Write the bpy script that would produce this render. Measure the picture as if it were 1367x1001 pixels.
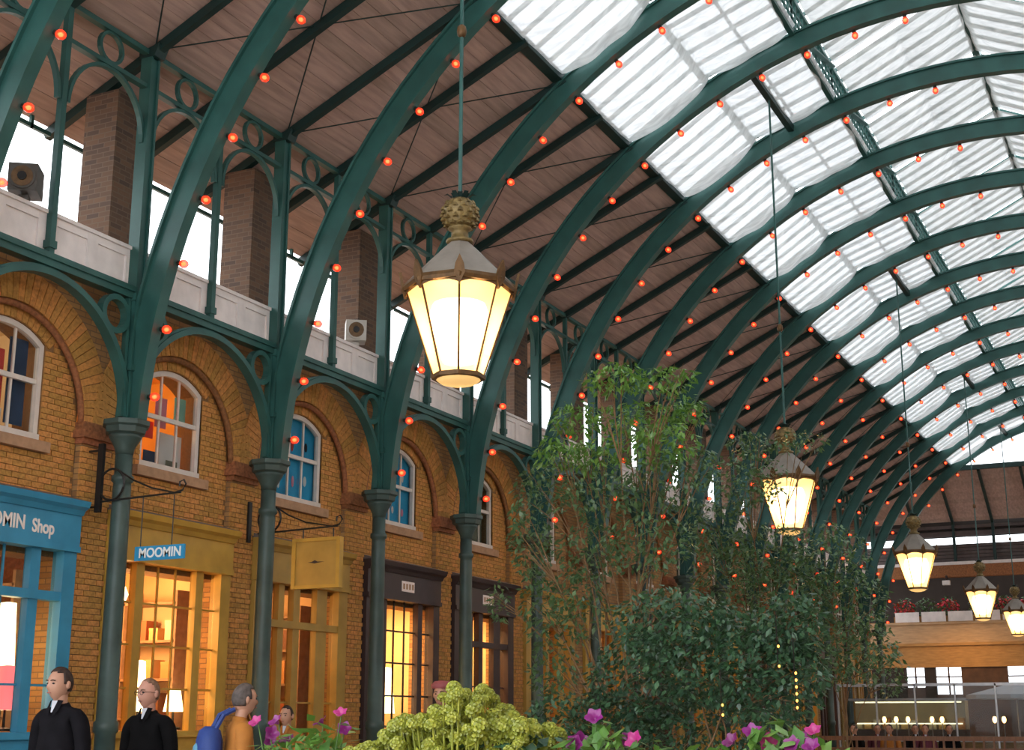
import bpy, math, random
from mathutils import Vector, Matrix
random.seed(7)
R = random.random
U = random.uniform
PI = math.pi
for o in list(bpy.data.objects): bpy.data.objects.remove(o)
SC = bpy.context.scene
COL = SC.collection

# ------------------------------------------------------------------ camera, sky, exposure
cam_d = bpy.data.cameras.new('camera'); cam = bpy.data.objects.new('camera', cam_d); COL.objects.link(cam)
cam_d.sensor_width = 36.0; cam_d.lens = 1856.8 / 1367 * 36.0; cam_d.clip_end = 400; cam_d.clip_start = .05
cam.location = (0, 0, 1.38); cam.rotation_euler = (math.radians(90 + 13.9485), 0, math.radians(25.8485))
SC.camera = cam
W = bpy.data.worlds.new('overcast'); SC.world = W; W.use_nodes = True
bg = W.node_tree.nodes['Background']; bg.inputs[0].default_value = (.90, .95, 1.0, 1); bg.inputs[1].default_value = 2.9
SC.view_settings.view_transform = 'Standard'; SC.view_settings.look = 'None'
SC.view_settings.gamma = 1; SC.view_settings.use_curve_mapping = False
SC.view_settings.exposure = 0.35

# ------------------------------------------------------------------ materials
def nodes(m): return m.node_tree.nodes, m.node_tree.links
def mat(name, col, rough=.6, var=.12, scale=6, bump=0., metal=0., col2=None, spec=.4, island=0., stretch=None):
    m = bpy.data.materials.new(name); m.use_nodes = True; N, L = nodes(m); b = N['Principled BSDF']
    b.inputs['Roughness'].default_value = rough; b.inputs['Metallic'].default_value = metal
    b.inputs['Specular IOR Level'].default_value = spec
    tc = N.new('ShaderNodeTexCoord'); nz = N.new('ShaderNodeTexNoise'); nz.inputs['Scale'].default_value = scale
    nz.inputs['Detail'].default_value = 5
    if stretch:
        mp = N.new('ShaderNodeMapping'); mp.inputs['Scale'].default_value = stretch
        L.new(tc.outputs['Object'], mp.inputs[0]); L.new(mp.outputs[0], nz.inputs['Vector'])
    else: L.new(tc.outputs['Object'], nz.inputs['Vector'])
    mx = N.new('ShaderNodeMix'); mx.data_type = 'RGBA'
    c2 = col2 or tuple(max(0, c * (1 - 2.2 * var)) for c in col)
    c1 = tuple(min(1, c * (1 + var)) for c in col)
    mx.inputs[6].default_value = (*c1, 1); mx.inputs[7].default_value = (*c2, 1)
    cr = N.new('ShaderNodeMapRange'); cr.inputs[1].default_value = .35; cr.inputs[2].default_value = .68
    L.new(nz.outputs[0], cr.inputs[0]); L.new(cr.outputs[0], mx.inputs[0]); out = mx.outputs[2]
    if island:
        g = N.new('ShaderNodeNewGeometry'); oi = N.new('ShaderNodeObjectInfo'); ad = N.new('ShaderNodeMath'); ad.operation = 'ADD'
        fr = N.new('ShaderNodeMath'); fr.operation = 'FRACT'
        L.new(g.outputs['Random Per Island'], ad.inputs[0]); L.new(oi.outputs['Random'], ad.inputs[1]); L.new(ad.outputs[0], fr.inputs[0])
        hs = N.new('ShaderNodeHueSaturation'); r2 = N.new('ShaderNodeMapRange')
        r2.inputs[3].default_value = 1 - island; r2.inputs[4].default_value = 1 + island
        L.new(fr.outputs[0], r2.inputs[0]); L.new(r2.outputs[0], hs.inputs['Value'])
        r3 = N.new('ShaderNodeMapRange'); r3.inputs[3].default_value = .5 + island * .05; r3.inputs[4].default_value = .5 - island * .05
        L.new(fr.outputs[0], r3.inputs[0]); L.new(r3.outputs[0], hs.inputs['Hue'])
        L.new(out, hs.inputs['Color']); out = hs.outputs[0]
    L.new(out, b.inputs['Base Color'])
    if bump:
        bp = N.new('ShaderNodeBump'); bp.inputs['Strength'].default_value = bump; bp.inputs['Distance'].default_value = .02
        L.new(nz.outputs[0], bp.inputs['Height']); L.new(bp.outputs[0], b.inputs['Normal'])
    return m
def emit(name, col, strength, sample=True):
    m = bpy.data.materials.new(name); m.use_nodes = True; N, L = nodes(m); b = N['Principled BSDF']
    b.inputs['Base Color'].default_value = (*col, 1); b.inputs['Emission Color'].default_value = (*col, 1); b.inputs['Emission Strength'].default_value = strength
    if not sample: m.cycles.emission_sampling = 'NONE'
    return m
def clear(name, tint, trans=.85, rough=.05, emis=None, es=0, translucent=0., base=None):
    m = bpy.data.materials.new(name); m.use_nodes = True; N, L = nodes(m); b = N['Principled BSDF']; out = N['Material Output']
    b.inputs['Base Color'].default_value = (*(base or tint), 1); b.inputs['Roughness'].default_value = rough
    if emis: b.inputs['Emission Color'].default_value = (*emis, 1); b.inputs['Emission Strength'].default_value = es
    t = N.new('ShaderNodeBsdfTransparent'); t.inputs[0].default_value = (*[.5 + .5 * c for c in tint], 1)
    mx = N.new('ShaderNodeMixShader'); mx.inputs[0].default_value = trans
    a = b.outputs[0]
    if translucent:
        tl = N.new('ShaderNodeBsdfTranslucent'); tl.inputs[0].default_value = (*tint, 1); m2 = N.new('ShaderNodeMixShader'); m2.inputs[0].default_value = translucent
        L.new(a, m2.inputs[1]); L.new(tl.outputs[0], m2.inputs[2]); a = m2.outputs[0]
    L.new(a, mx.inputs[1]); L.new(t.outputs[0], mx.inputs[2]); L.new(mx.outputs[0], out.inputs[0])
    m.cycles.emission_sampling = 'NONE'
    return m
M = {}
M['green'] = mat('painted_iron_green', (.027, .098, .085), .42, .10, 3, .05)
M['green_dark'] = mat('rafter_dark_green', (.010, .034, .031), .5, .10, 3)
M['green_col'] = mat('column_grey_green', (.050, .080, .070), .45, .12, 4, .05)
M['plank'] = mat('ceiling_board_brown', (.47, .325, .275), .7, .10, 2.5, .04, island=.10, stretch=(6, .6, 6))
M['white_wood'] = mat('parapet_white_paint', (.80, .73, .70), .55, .05, 5)
M['brick'] = mat('yellow_stock_brick', (.54, .25, .062), .85, .14, 26, .2, island=.17)
M['brick_red'] = mat('red_brick', (.30, .115, .045), .85, .16, 26, .2, island=.18)
M['mortar'] = mat('lime_mortar', (.24, .125, .05), .9, .1, 30)
M['stone'] = mat('sill_sandstone', (.42, .24, .135), .75, .08, 12, .1)
M['floor'] = mat('paving_stone', (.44, .40, .36), .6, .12, 1.5, .05)
M['sash'] = mat('sash_cream_paint', (.70, .62, .55), .5, .04, 8)
M['iron'] = mat('wrought_iron_black', (.018, .015, .013), .45, .1, 8)
M['glass'] = clear('window_glass', (.9, .95, .95), .88, .03, base=(.02, .025, .025))
M['roof_glass'] = clear('skylight_glass', (.95, .98, 1), .94, .1)
M['lantern_roof'] = mat('lantern_taupe_paint', (.235, .20, .165), .5, .08, 6)
M['bronze'] = mat('lantern_bronze', (.13, .065, .022), .45, .15, 15, metal=.4)
M['gilt'] = mat('pineapple_gilt', (.22, .15, .055), .45, .2, 20, .2, metal=.3)

# ------------------------------------------------------------------ mesh helpers
class MB:
    def __init__(s): s.v = []; s.f = []
    def add(s, vs, fs):
        n = len(s.v); s.v += [tuple(p) for p in vs]; s.f += [tuple(i + n for i in f) for f in fs]; return s
    def box(s, x0, x1, y0, y1, z0, z1):
        return s.add([(x0,y0,z0),(x1,y0,z0),(x1,y1,z0),(x0,y1,z0),(x0,y0,z1),(x1,y0,z1),(x1,y1,z1),(x0,y1,z1)],
                     [(0,3,2,1),(4,5,6,7),(0,1,5,4),(1,2,6,5),(2,3,7,6),(3,0,4,7)])
    def bar(s, a, b, w, h, up=(0,0,1)):          # beam a->b, width w across, height h along up
        a = Vector(a); b = Vector(b); d = (b - a).normalized(); sd = d.cross(Vector(up)).normalized(); u = sd.cross(d)
        c = []
        for p in (a, b):
            for q, r in ((-1,-1),(1,-1),(1,1),(-1,1)): c.append(p + sd * q * w / 2 + u * r * h / 2)
        return s.add(c, [(0,3,2,1),(4,5,6,7),(0,1,5,4),(1,2,6,5),(2,3,7,6),(3,0,4,7)])
    def tube(s, pts, r, n=6, closed=False):
        pts = [Vector(p) for p in pts]; k = len(pts); vs = []; fs = []
        rr = r if isinstance(r, (list, tuple)) else [r] * k
        ref = Vector((0, 0, 1))
        for i, p in enumerate(pts):
            if closed: d = pts[(i + 1) % k] - pts[i - 1]
            else: d = pts[min(i + 1, k - 1)] - pts[max(i - 1, 0)]
            d.normalize()
            if abs(d.dot(ref)) > .95: ref = Vector((1, 0, 0)) if abs(d.x) < .9 else Vector((0, 1, 0))
            a = d.cross(ref).normalized(); b = d.cross(a).normalized()
            ref = b.cross(d) * -1 if False else ref
            for j in range(n):
                t = 2 * PI * j / n; vs.append(p + a * math.cos(t) * rr[i] + b * math.sin(t) * rr[i])
        for i in range(k if closed else k - 1):
            i2 = (i + 1) % k
            for j in range(n): fs.append((i*n+j, i*n+(j+1)%n, i2*n+(j+1)%n, i2*n+j))
        if not closed: fs.append(tuple(range(n))[::-1]); fs.append(tuple((k-1)*n+j for j in range(n)))
        return s.add(vs, fs)
    def lathe(s, prof, n=16, c=(0,0,0), rot=0.):
        vs = []; fs = []
        for r, z in prof:
            for j in range(n): t = 2*PI*j/n + rot; vs.append((c[0]+r*math.cos(t), c[1]+r*math.sin(t), c[2]+z))
        k = len(prof)
        for i in range(k-1):
            for j in range(n): fs.append((i*n+j, i*n+(j+1)%n, (i+1)*n+(j+1)%n, (i+1)*n+j))
        fs.append(tuple(range(n))[::-1]); fs.append(tuple((k-1)*n+j for j in range(n)))
        return s.add(vs, fs)
    def strip(s, prof_in, prof_out, a, b, axis):  # band between two polylines (2D), extruded a..b along axis
        def P(p, t): return {'x': (t, p[0], p[1]), 'y': (p[0], t, p[1]), 'z': (p[0], p[1], t)}[axis]
        k = len(prof_in); vs = []; fs = []
        for p, q in zip(prof_in, prof_out): vs += [P(p,a), P(q,a), P(q,b), P(p,b)]
        for i in range(k-1):
            m, n = 4*i, 4*(i+1)
            for j in range(4): fs.append((m+j, m+(j+1)%4, n+(j+1)%4, n+j))
        fs.append((0,1,2,3)); fs.append((4*(k-1)+3,4*(k-1)+2,4*(k-1)+1,4*(k-1)))
        return s.add(vs, fs)
    def poly(s, pts, a, b, axis):                 # extruded polygon
        def P(p, t): return {'x': (t, p[0], p[1]), 'y': (p[0], t, p[1]), 'z': (p[0], p[1], t)}[axis]
        k = len(pts)
        return s.add([P(p,a) for p in pts] + [P(p,b) for p in pts], [tuple(range(k))[::-1], tuple(range(k,2*k))] + [(i,(i+1)%k,k+(i+1)%k,k+i) for i in range(k)])
    def mesh(s, name, m, smooth=False):
        me = bpy.data.meshes.new(name); me.from_pydata(s.v, [], s.f); me.materials.append(m)
        import bmesh
        b = bmesh.new(); b.from_mesh(me); bmesh.ops.recalc_face_normals(b, faces=b.faces); b.to_mesh(me); b.free()
        if smooth:
            for p in me.polygons: p.use_smooth = True
        return me
    def build(s, name, m, parent=None, smooth=False, loc=(0,0,0)):
        return link(name, s.mesh(name, m, smooth), parent, loc)
def link(name, me, parent=None, loc=(0,0,0), rot=None):
    o = bpy.data.objects.new(name, me); COL.objects.link(o); o.location = loc
    if rot: o.rotation_euler = rot
    if parent: o.parent = parent
    return o
def arc(cx, cz, r, a0, a1, n): return [(cx + r*math.cos(a0+(a1-a0)*i/n), cz + r*math.sin(a0+(a1-a0)*i/n)) for i in range(n+1)]
def earc(cx, cz, rx, rz, a0, a1, n): return [(cx + rx*math.cos(a0+(a1-a0)*i/n), cz + rz*math.sin(a0+(a1-a0)*i/n)) for i in range(n+1)]
def tag(o, label=None, cat=None, group=None, kind=None):
    if label: o['label'] = label
    if cat: o['category'] = cat
    if group: o['group'] = group
    if kind: o['kind'] = kind
    return o
def empty(name, loc, label=None, cat=None, group=None, kind=None, rz=0):
    o = link(name, None, None, loc, (0, 0, rz)); return tag(o, label, cat, group, kind)
def copy_tree(o, parent=None, loc=None, label=None, rz=None):
    c = o.copy(); COL.objects.link(c); c.parent = parent
    if loc is not None: c.location = loc
    if rz is not None: c.rotation_euler = (0, 0, rz)
    if label: c['label'] = label
    for ch in list(o.children): copy_tree(ch, c)
    return c
def light(name, kind, loc, energy, col, size=.1, parent=None):
    d = bpy.data.lights.new(name, kind); d.energy = energy; d.color = col
    if kind == 'AREA': d.size = size
    else: d.shadow_soft_size = size
    o = link(name, d, parent, loc); return o

# ------------------------------------------------------------------ hall dimensions
S = 2.5928; YA = 11.239
def cy(i): return YA + S * i
XC = -10.0; CX = -2.47; CZ = 4.044; RI = 7.331; RO = 7.64       # column plane; rib circle
I0, I1 = -6, 15
YS, YE = cy(I0) - .6, cy(I1) + .35; YB = 53.4
SL = .47                                                        # slope of the boarded roof
def roofz(x): return 8.80 + SL * (x - XC)
XR = 2 * CX - XC                                                # right column plane
def mir(x): return 2 * CX - x

BAYS = {-1: 'the blue shopfront', 0: 'the ochre shopfront', 1: 'the mustard shopfront', 2: 'the dark shopfront with the paned window', 3: 'the dark shopfront with the narrow door'}
COLS = {0: 'between the blue and ochre shopfronts', 1: 'between the ochre and mustard shopfronts', 2: 'between the mustard and dark shopfronts', 3: 'between the two dark shopfronts', 4: 'behind the tall airy tree'}
# ------------------------------------------------------------------ floor and right wall
fl = MB().box(-40, 30, -12, 90, -.3, 0).build('floor', M['floor']); tag(fl, kind='structure')
wr = MB().box(5.45, 6.2, YS, 54, 0, 6.3).build('wall_right', M['brick']); tag(wr, kind='structure')

# ------------------------------------------------------------------ boarded roof slopes
ce = empty('ceiling', (0, 0, 0), kind='structure')
def boards(x0, x1, n, sgn):
    for k in range(n):
        a = x0 + (x1 - x0) * k / n; b = x0 + (x1 - x0) * (k + 1) / n - .006
        dz = U(-.004, .004)
        za, zb = roofz(a) + dz, roofz(b) + dz
        q = [(a, za), (b, zb), (b, zb + .03), (a, za + .03)]
        if sgn < 0: q = [(mir(x), z) for x, z in q]
        MB().poly(q, YS, YB, 'y').build('plank', M['plank'], ce)
    q = [(x0, roofz(x0) + .035), (x1, roofz(x1) + .035), (x1, roofz(x1) + .08), (x0, roofz(x0) + .08)]
    if sgn < 0: q = [(mir(x), z) for x, z in q]
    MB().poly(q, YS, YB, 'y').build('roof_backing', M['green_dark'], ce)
boards(-11.46, -7.22, 24, 1)
boards(-11.46, -7.22, 8, -1)

# rafters: one over every column and one between
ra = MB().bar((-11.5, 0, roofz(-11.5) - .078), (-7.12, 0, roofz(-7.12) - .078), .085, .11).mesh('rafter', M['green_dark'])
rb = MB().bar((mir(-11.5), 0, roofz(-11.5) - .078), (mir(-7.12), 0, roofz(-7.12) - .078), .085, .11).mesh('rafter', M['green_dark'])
for i in range(I0 * 2, I1 * 2 + 1):
    o = link('rafter', ra, None, (0, cy(i / 2), 0))
    tag(o, 'dark green sloping rafter under the brown boarded roof above the parapet', 'rafter', 'rafters under the boarded roof')
    if i % 2 == 0:
        o = link('rafter', rb, None, (0, cy(i / 2), 0))
        tag(o, 'dark green sloping rafter on the side of the hall away from the shops', 'rafter', 'rafters of the far slope')
# diagonal bracing rods
for i in range(-1, I1):
    for a, b in ((i, i + 1), (i + 1, i)):
        ya, yb = cy(a), cy(b)
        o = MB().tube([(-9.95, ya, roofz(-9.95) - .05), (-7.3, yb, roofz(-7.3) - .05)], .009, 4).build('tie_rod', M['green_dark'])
        tag(o, 'thin diagonal bracing rod stretched below the brown roof boards', 'tie rod', 'bracing rods of the roof')
# kerb along the lower skylight edge
for sgn in (1, -1):
    xs = [-7.30, -7.14]
    z0 = roofz(-7.22) - .06
    a, b = (xs if sgn > 0 else [mir(x) for x in xs])
    o = MB().box(min(a, b), max(a, b), YS, YE, z0, z0 + .12).build('trim_%d' % (1 if sgn > 0 else 2), M['green_dark']); tag(o, kind='structure')

# ------------------------------------------------------------------ arched ribs
A0 = math.asin((4.47 - CZ) / RI)
def rib_meshes():
    n = 64
    ai, ao = arc(CX, CZ, RI, A0, PI - A0, n), arc(CX, CZ, RO, A0, PI - A0, n)
    am = arc(CX, CZ, RI + .035, A0, PI - A0, n); an = arc(CX, CZ, RO - .035, A0, PI - A0, n)
    web = MB().strip(am, an, -.035, .035, 'y').mesh('web', M['green'])
    f1 = MB().strip(ai, am, -.075, .075, 'y').mesh('flange', M['green'])
    f2 = MB().strip(an, ao, -.075, .075, 'y').mesh('flange', M['green'])
    return web, f1, f2
rw, rf1, rf2 = rib_meshes()
for i in range(I0, I1 + 1):
    t = empty('arched_rib', (0, cy(i), 0), 'green iron arch rib springing from the column ' + COLS[i] if i in COLS else 'green iron arch rib springing from a column capital away from the nearer shops', 'roof rib', 'arched iron ribs of the hall roof')
    link('web', rw, t); link('flange', rf1, t); link('flange', rf2, t)

# ------------------------------------------------------------------ iron columns with upper posts
def column_proto():
    t = empty('iron_column', (XC, cy(0), 0))
    MB().lathe([(.20,0),(.20,.18),(.16,.22),(.16,.42),(.13,.47),(.125,.50)], 16).build('base', M['green_col'], t, True)
    MB().lathe([(.108,.5),(.105,1.25),(.125,1.27),(.125,1.36),(.105,1.38),(.100,2.4),(.095,3.75),(.092,3.80),(.115,3.82),(.115,3.87),(.092,3.89),(.090,4.12)], 18).build('shaft', M['green_col'], t, True)
    MB().lathe([(.092,4.10),(.10,4.16),(.13,4.22),(.165,4.28),(.175,4.31)], 18).build('capital', M['green_col'], t, True)
    MB().lathe([(.18,4.31),(.215,4.33),(.225,4.39),(.255,4.41),(.255,4.46),(.20,4.47)], 8, rot=PI/8).build('abacus', M['green_col'], t)
    m = MB().box(-.075,.075,-.075,-.045,4.46,8.74).box(-.075,.075,.045,.075,4.46,8.74).box(-.05,.05,-.045,.045,4.46,8.74)
    m.build('post', M['green'], t)
    MB().box(-.095,.095,-.095,.095,5.0,5.06).box(-.095,.095,-.095,.095,5.78,5.86).build('collar', M['green'], t)
    MB().poly([(-.1, 8.66), (.12, 8.66), (.18, 8.80), (-.1, 8.74)], -.085, .085, 'y').build('head', M['green_dark'], t)
    return t
cp = column_proto()
tag(cp, 'slim green iron column with flared capital ' + COLS[0], 'column', 'iron columns of the shop arcade')
for i in range(-2, I1 + 1):
    if i: copy_tree(cp, None, (XC, cy(i), 0), 'slim green iron column with flared capital ' + (COLS[i] if i in COLS else 'along the arcade away from the nearer shops'))
for i in range(-2, I1 + 1):
    copy_tree(cp, None, (XR, cy(i), 0), 'slim green iron column on the side of the hall facing the shops')

# arched spandrel castings, parapets, girders between the columns
HB = S / 2
def ring(c, r0, r1, x0, x1, n=20):
    pi_, po = arc(c[0], c[1], r0, 0, 2*PI, n), arc(c[0], c[1], r1, 0, 2*PI, n)
    return MB().strip(pi_, po, x0, x1, 'x')
def spandrel():
    t = empty('spandrel_arch', (XC, 0, 0), 'green cast iron spandrel arch with corner rings between two columns', 'spandrel', 'iron spandrel arches of the arcade')
    MB().box(-.06,.06,-HB+.07,HB-.07,5.80,5.87).box(-.085,.085,-HB+.07,HB-.07,5.87,5.93).build('rail', M['green'], t)
    MB().strip(arc(0,4.50,1.21,.0,PI,32), arc(0,4.50,1.275,.0,PI,32), -.06, .06, 'x').build('arch', M['green'], t)
    MB().strip(arc(0,4.50,1.275,.1,PI-.1,32), arc(0,4.50,1.30,.1,PI-.1,32), -.03, .03, 'x').build('arch_fillet', M['green'], t)
    for s in (-1, 1):
        ring((s*.985, 5.575), .155, .215, -.045, .045).build('ring', M['green'], t)
        MB().box(-.03,.03,s*1.19-.02,s*1.19+.02,4.5,5.80).build('edge_strip', M['green'], t)
    return t
def parapet():
    t = empty('parapet_panel', (XC, 0, 0), 'white painted timber parapet with recessed panels between two columns', 'parapet', 'white parapets above the arcade arches')
    MB().box(-.12,-.07,-HB+.07,HB-.07,5.93,6.37).build('board', M['white_wood'], t)
    MB().box(-.16,-.02,-HB+.07,HB-.07,6.37,6.41).build('coping', M['white_wood'], t)
    for a, b in ((-HB+.07,-1.17),(-.73,-.57),(-.13,.13),(.57,.73),(1.17,HB-.07)): MB().box(-.07,-.045,a,b,5.93,6.37).build('stile', M['white_wood'], t)
    for c in (-.95, -.35, .35, .95): MB().box(-.07,-.047,c-.22,c+.22,6.29,6.37).build('panel_rail', M['white_wood'], t); MB().box(-.07,-.047,c-.22,c+.22,5.93,6.0).build('panel_rail', M['white_wood'], t)
    return t
def girder():
    t = empty('roof_girder', (XC, 0, 0), 'open green iron girder with rings and small arches under the eaves', 'girder', 'ringed iron girders between the posts')
    MB().box(-.04,.04,-HB+.075,HB-.075,8.69,8.75).build('top_rail', M['green'], t)
    MB().box(-.04,.04,-HB+.075,HB-.075,8.28,8.33).build('bottom_rail', M['green'], t)
    for s in (-1, 1):
        ring((s*HB/2, 8.51), .155, .19, -.025, .025).build('ring', M['green'], t)
        MB().strip(earc(s*HB/2,7.62,.56,.63,0,PI,20), earc(s*HB/2,7.62,.60,.67,0,PI,20), -.03, .03, 'x').build('brace_arch', M['green'], t)
    return t
def mullion():
    t = empty('iron_mullion', (XC, 0, 0), 'thin green iron post rising from the middle of a parapet to the eaves girder', 'post', 'thin posts above the parapets')
    MB().box(-.035,.035,-.035,.035,5.93,8.70).build('shaft', M['green'], t)
    MB().box(-.05,.05,-.05,.05,6.0,6.08).build('foot', M['green'], t)
    return t
for f in (spandrel, parapet, girder, mullion):
    t = f()
    t.location.y = cy(-.5); L0 = {spandrel: 'green iron spandrel arch with corner rings above ', parapet: 'white panelled timber parapet above ', girder: 'open green girder with rings under the eaves above ', mullion: 'thin green post between parapet and eaves above '}[f]
    t['label'] = L0 + BAYS[-1]
    for i in range(-2, I1):
        if i != -1: copy_tree(t, None, (XC, cy(i + .5), 0), L0 + (BAYS[i] if i in BAYS else 'the far arcade beyond the trees' if i > 3 else 'the arcade before the blue shopfront'))

# ------------------------------------------------------------------ red bulbs along the ribs
M['bulb_glass'] = clear('red_bulb_glass', (.9, .10, .03), .45, .15, (1, .055, .02), 1.0)
M['bulb_core'] = emit('bulb_glow', (1, .30, .08), 4.5, False)
M['bulb_holder'] = mat('bulb_holder', (.03, .025, .02), .5)
bg_ = MB().lathe([(.004,-.115),(.022,-.11),(.037,-.09),(.041,-.066),(.034,-.042),(.020,-.028)], 10).mesh('globe', M['bulb_glass'], True)
bc_ = MB().lathe([(.004,-.09),(.016,-.082),(.020,-.066),(.014,-.05),(.005,-.045)], 6).mesh('filament', M['bulb_core'], True)
bh_ = MB().lathe([(.022,-.035),(.024,-.03),(.024,0),(.016,.004)], 8).mesh('holder', M['bulb_holder'])
bulbn = 0
for i in range(-1, I1 + 1):
    for k in range(0, 15):
        th = .0924 + .1016 * k
        x = CX - (RI - .005) * math.cos(th); z = CZ + (RI - .005) * math.sin(th)
        t = empty('red_bulb', (x, cy(i) + .05, z), 'small round red bulb glowing on the underside of an arch rib', 'bulb', 'red bulbs strung along the arch ribs')
        d = Vector((math.cos(th), 0, -math.sin(th)))           # points into the hall
        t.rotation_euler = (0, math.atan2(-d.x, -d.z) if False else math.atan2(-d.x, -d.z), 0)
        t.scale = (1.2, 1.2, 1.2); gl = link('globe', bg_, t); link('filament', bc_, gl); link('holder', bh_, t); bulbn += 1

# ------------------------------------------------------------------ skylight glazing, blinds and ridge lantern
def blind_mat(name, col, tr, rough=.8):
    m = bpy.data.materials.new(name); m.use_nodes = True; N, L = nodes(m); out = N['Material Output']; N.remove(N['Principled BSDF'])
    tc = N.new('ShaderNodeTexCoord'); nz = N.new('ShaderNodeTexNoise'); nz.inputs['Scale'].default_value = 3.2; nz.inputs['Detail'].default_value = 9; nz.inputs['Distortion'].default_value = .6
    mp = N.new('ShaderNodeMapping'); mp.inputs['Scale'].default_value = (1, 2.2, 1)
    L.new(tc.outputs['Object'], mp.inputs[0]); L.new(mp.outputs[0], nz.inputs[0])
    cr = N.new('ShaderNodeValToRGB'); cr.color_ramp.elements[0].position = .3; cr.color_ramp.elements[1].position = .62
    cr.color_ramp.elements[0].color = (*[c * .66 for c in col], 1); cr.color_ramp.elements[1].color = (*col, 1)  # noise greys the sheet: crease shading put into the cloth colour
    L.new(nz.outputs[0], cr.inputs[0])
    d = N.new('ShaderNodeBsdfDiffuse'); t = N.new('ShaderNodeBsdfTranslucent'); p = N.new('ShaderNodeBsdfTransparent')
    L.new(cr.outputs[0], d.inputs[0]); L.new(cr.outputs[0], t.inputs[0]); p.inputs[0].default_value = (1, 1, 1, 1)
    a = N.new('ShaderNodeMixShader'); a.inputs[0].default_value = .26; L.new(d.outputs[0], a.inputs[1]); L.new(t.outputs[0], a.inputs[2])
    b = N.new('ShaderNodeMixShader'); b.inputs[0].default_value = tr; L.new(a.outputs[0], b.inputs[1]); L.new(p.outputs[0], b.inputs[2])
    bp = N.new('ShaderNodeBump'); bp.inputs['Strength'].default_value = .16; bp.inputs['Distance'].default_value = .03; L.new(nz.outputs[0], bp.inputs['Height'])
    L.new(bp.outputs[0], d.inputs['Normal']); L.new(bp.outputs[0], t.inputs['Normal'])
    L.new(b.outputs[0], out.inputs[0]); return m
M['blind'] = blind_mat('white_net_blind', (.86, .86, .85), .15)
M['blind2'] = blind_mat('grey_net_blind', (.64, .62, .59), .14)
AE, AL = .90, 1.301                      # arc angles of skylight edge and of the lantern side
XL = -4.52; ZL0 = 11.36; ZL1 = 12.02
def blind_mesh(seed, pinned):
    rnd = random.Random(seed); nu, nv = 40, 18; vs = []; fs = []
    ph = [rnd.uniform(0, 6) for _ in range(8)]; k1 = .52
    for a in range(nu + 1):
        u = a / nu
        for b in range(nv + 1):
            v = b / nv; th = AE + .012 + (AL - AE - .002) * u
            w = u / k1 if u < k1 else (u - k1) / (1 - k1)
            bil = abs(math.sin(PI * w)) ** .55
            edge = .86 + .14 * math.sin(PI * v)
            sag = .04 * math.sin(PI * v) + (.27 if u < k1 else .16) * bil * edge
            sag += .012 * math.sin(9*u*PI + ph[0] + 3*v) * edge + .010 * math.sin(17*v + ph[1] + 7*u) * edge + .008 * math.sin(31*u + 11*v + ph[2]) * edge
            r = RO + .06 - sag
            vs.append((CX - r * math.cos(th), -HB + .085 + (S - .17) * v, CZ + r * math.sin(th)))
    for a in range(nu):
        for b in range(nv): i = a*(nv+1)+b; fs.append((i, i+1, i+nv+2, i+nv+1))
    return MB().add(vs, fs).mesh('blind', M['blind'], True)
def lantern_mesh(seed):
    rnd = random.Random(seed); nu, nv = 30, 18; vs = []; fs = []; ph = [rnd.uniform(0, 6) for _ in range(8)]
    for a in range(nu + 1):
        u = a / nu
        for b in range(nv + 1):
            v = b / nv; x = XL + .06 + (CX - XL - .06) * u
            z = 12.05 + .98 * u
            w = (u * 2) % 1.0 if u < 1 else 1
            edge = math.sin(PI * v) ** .5 if 0 < v < 1 else 0
            z -= .20 * math.sin(PI * w) ** .6 * edge * (1 if u < .5 else .8) if 0 < w < 1 else 0
            z -= edge * (.03 * math.sin(8*u + ph[0] + 4*v) + .02 * math.sin(19*v + ph[1]))
            vs.append((x, -HB + .085 + (S - .17) * v, z))
    for a in range(nu):
        for b in range(nv): i = a*(nv+1)+b; fs.append((i, i+1, i+nv+2, i+nv+1))
    return MB().add(vs, fs).mesh('lantern_blind', M['blind2'], True)
bm = [blind_mesh(k, 0) for k in range(4)]; lm = [lantern_mesh(k) for k in range(3)]
for me in bm + lm:
    pass
def mirror_mesh(me, name):
    n = me.copy(); n.name = name
    for v in n.vertices: v.co.x = 2 * CX - v.co.x
    n.flip_normals(); return n
bmr = [mirror_mesh(m, 'blind') for m in bm[:2]]; lmr = [mirror_mesh(m, 'lantern_blind') for m in lm[:2]]
# straight glazing just over the ribs: bars and panes per bay
def ztop(th): return (CX - (RO + .10) * math.cos(th), CZ + (RO + .10) * math.sin(th))
g0, g1 = ztop(AE), ztop(AL); gm = ztop(1.108)
NP = 6
bars = MB().bar((g0[0],0,g0[1]),(gm[0],0,gm[1]+.02),.035,.06).bar((gm[0],0,gm[1]+.02),(g1[0],0,g1[1]),.035,.06).mesh('glazing_bar', M['green'])
pw = S / NP
pane = MB().add([(g0[0],.03,g0[1]+.02),(gm[0],.03,gm[1]+.04),(g1[0],.03,g1[1]+.02),(g1[0],pw-.03,g1[1]+.02),(gm[0],pw-.03,gm[1]+.04),(g0[0],pw-.03,g0[1]+.02)],[(0,1,4,5),(1,2,3,4)]).mesh('pane', M['roof_glass'])
purl = MB().box(gm[0]-.05,gm[0]+.05,-HB,HB,gm[1]-.05,gm[1]+.02).mesh('purlin', M['green']); gp = ztop(1.21); purl2 = MB().box(gp[0]-.02,gp[0]+.02,-HB,HB,gp[1]-.03,gp[1]+.01).mesh('purlin', M['green'])
lz0, lz1 = ZL1 + .10, 13.17
lbar = MB().bar((XL-.1,0,lz0),(CX,0,lz1),.035,.06).mesh('glazing_bar', M['green'])
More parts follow.
